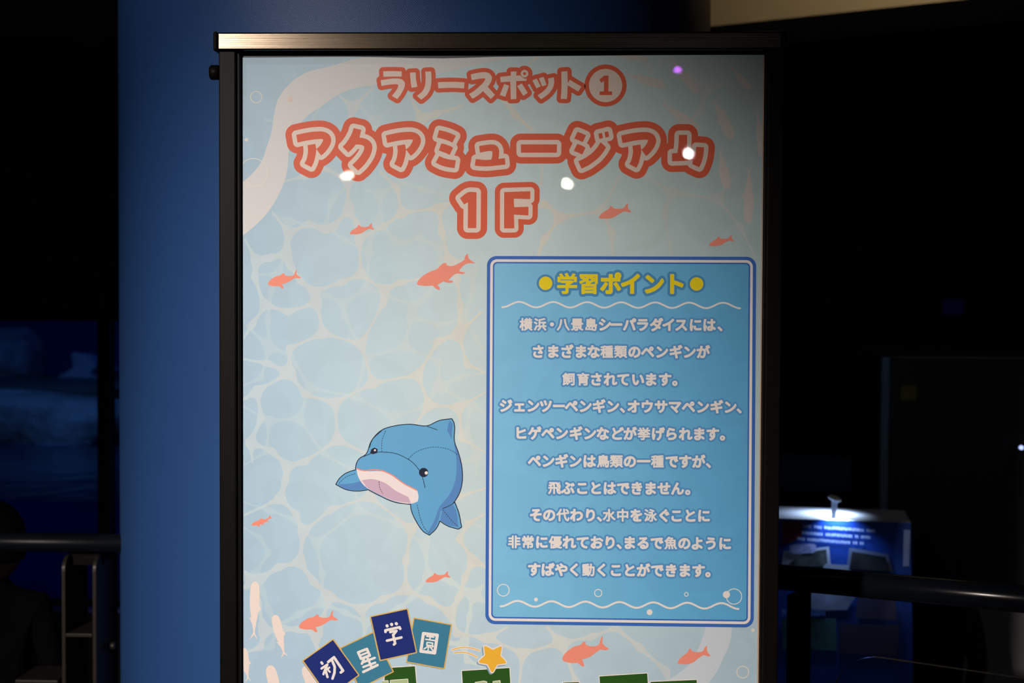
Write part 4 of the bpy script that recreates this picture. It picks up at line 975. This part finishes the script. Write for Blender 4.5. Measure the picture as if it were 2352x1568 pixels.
led(2347, 1028, Yk - 0.06, 0.0058, (0.45, 0.55, 1.0), 1.6, 'tiny bright blue lamp on the cabinet front at the right picture edge')
led(2121, 1262, Yk - 0.06, 0.006, (0.2, 0.28, 0.9), 0.06, 'tiny dim blue lamp just above the right handrail')

# ------------------------------------------------------------------ dark figures
def figure(name, joints, edges, m, label, head, headr, facing=1.0):
    me = bpy.data.meshes.new('clothing'); names = list(joints)
    me.from_pydata([joints[k][0] for k in names], [(names.index(a), names.index(b)) for a, b in edges], [])
    o = bpy.data.objects.new(name, me); COL.objects.link(o); me.materials.append(m[0])
    sk = o.modifiers.new('skin', 'SKIN'); sb = o.modifiers.new('sub', 'SUBSURF'); sb.levels = 2; sb.render_levels = 2
    for i, k in enumerate(names):
        v = me.skin_vertices[0].data[i]; r = joints[k][1]; v.radius = r if isinstance(r, tuple) else (r, r); v.use_root = k == 'pelvis'
    o['label'] = label; o['category'] = 'person'
    vs = []; fs = []; nu, nv = 28, 18
    for j in range(nv + 1):
        th_ = PI*j/nv
        for i in range(nu):
            ph = 2*PI*i/nu; x, y, z = math.sin(th_)*math.cos(ph), math.sin(th_)*math.sin(ph), math.cos(th_)
            k = 1.0 - 0.16*max(0, -z)**1.5
            nose = 0.13*math.exp(-((x)**2*30 + (z + 0.1)**2*16)) * (1 if y > 0 else 0)
            vs.append((head[0] + headr[0]*x*k, head[1] + headr[1]*y*(k + nose)*facing, head[2] + headr[2]*z))
    for j in range(nv):
        for i in range(nu): fs.append((j*nu + i, (j+1)*nu + i, (j+1)*nu + (i+1) % nu, j*nu + (i+1) % nu))
    h = mesh('head', vs, fs, m[1], o, smooth=True)
    hv = []; hf = []
    for j in range(11):
        th_ = PI*0.62*j/10
        for i in range(nu):
            ph = 2*PI*i/nu; x, y, z = math.sin(th_)*math.cos(ph), math.sin(th_)*math.sin(ph), math.cos(th_)
            if y > 0.35 and z < 0.35: y *= 0.75
            hv.append((head[0] + headr[0]*1.10*x, head[1] + (headr[1]*1.10*y - 0.008)*facing, head[2] + headr[2]*1.09*z))
    for j in range(10):
        for i in range(nu): hf.append((j*nu + i, (j+1)*nu + i, (j+1)*nu + (i+1) % nu, j*nu + (i+1) % nu))
    mesh('hair', hv, hf, m[2], o, smooth=True)
    return o
M_cl = mat('dark_clothing', (0.004, 0.0035, 0.005), 1.0, 0.0, 0.05, noise=(20, 0.2)); M_skin = mat('skin', (0.30, 0.19, 0.14), 0.6, noise=(30, 0.05)); M_hair = mat('black_hair', (0.003, 0.0025, 0.0025), 0.7, 0.0, 0.1, noise=(80, 0.3))
def child(px, ytop, Y, wpx, label, leg=0.36):
    t = P1(px, ytop, Y); z = t.z; x = t.x; k = z / 1.02; W = wpx
    J = {'pelvis': ((x, Y, 0.50*k), (0.085*W, 0.075*k)), 'waist': ((x, Y, 0.60*k), (0.080*W, 0.065*k)), 'chest': ((x, Y, 0.73*k), (0.088*W, 0.068*k)), 'neck0': ((x, Y, 0.80*k), 0.038*k), 'neck': ((x, Y, 0.85*k), 0.032*k),
         'shl': ((x - 0.105*W, Y, 0.765*k), 0.040*k), 'ell': ((x - 0.135*W, Y + 0.01, 0.60*k), 0.031*k), 'wrl': ((x - 0.125*W, Y + 0.07, 0.48*k), 0.022*k), 'hal': ((x - 0.12*W, Y + 0.09, 0.44*k), 0.02*k),
         'shr': ((x + 0.105*W, Y, 0.765*k), 0.040*k), 'elr': ((x + 0.135*W, Y + 0.01, 0.60*k), 0.031*k), 'wrr': ((x + 0.125*W, Y + 0.07, 0.48*k), 0.022*k), 'har': ((x + 0.12*W, Y + 0.09, 0.44*k), 0.02*k),
         'hil': ((x - 0.05*W, Y, 0.45*k), 0.055*k), 'knl': ((x - 0.055*W, Y + 0.01, 0.25*k), 0.040*k), 'anl': ((x - 0.055*W, Y, 0.05), 0.028*k), 'tol': ((x - 0.055*W, Y + 0.10, 0.022), 0.022),
         'hir': ((x + 0.05*W, Y, 0.45*k), 0.055*k), 'knr': ((x + 0.055*W, Y + 0.01, 0.25*k), 0.040*k), 'anr': ((x + 0.055*W, Y, 0.05), 0.028*k), 'tor': ((x + 0.055*W, Y + 0.10, 0.022), 0.022)}
    E = [('pelvis','waist'),('waist','chest'),('chest','neck0'),('neck0','neck'),('chest','shl'),('shl','ell'),('ell','wrl'),('wrl','hal'),('chest','shr'),('shr','elr'),('elr','wrr'),('wrr','har'),('pelvis','hil'),('hil','knl'),('knl','anl'),('anl','tol'),('pelvis','hir'),('hir','knr'),('knr','anr'),('anr','tor')]
    figure('person', J, E, (M_cl, M_skin, M_hair), label, (x, Y, z - 0.105*k), (0.072*k, 0.082*k, 0.098*k))
child(-12, 1149, 1.42, 1.0, 'small person in dark clothing seen from behind at the left picture edge beyond the handrail')
child(2152, 1215, 1.80, 0.85, 'small person in dark clothing standing beyond the right handrail before the cabinet')
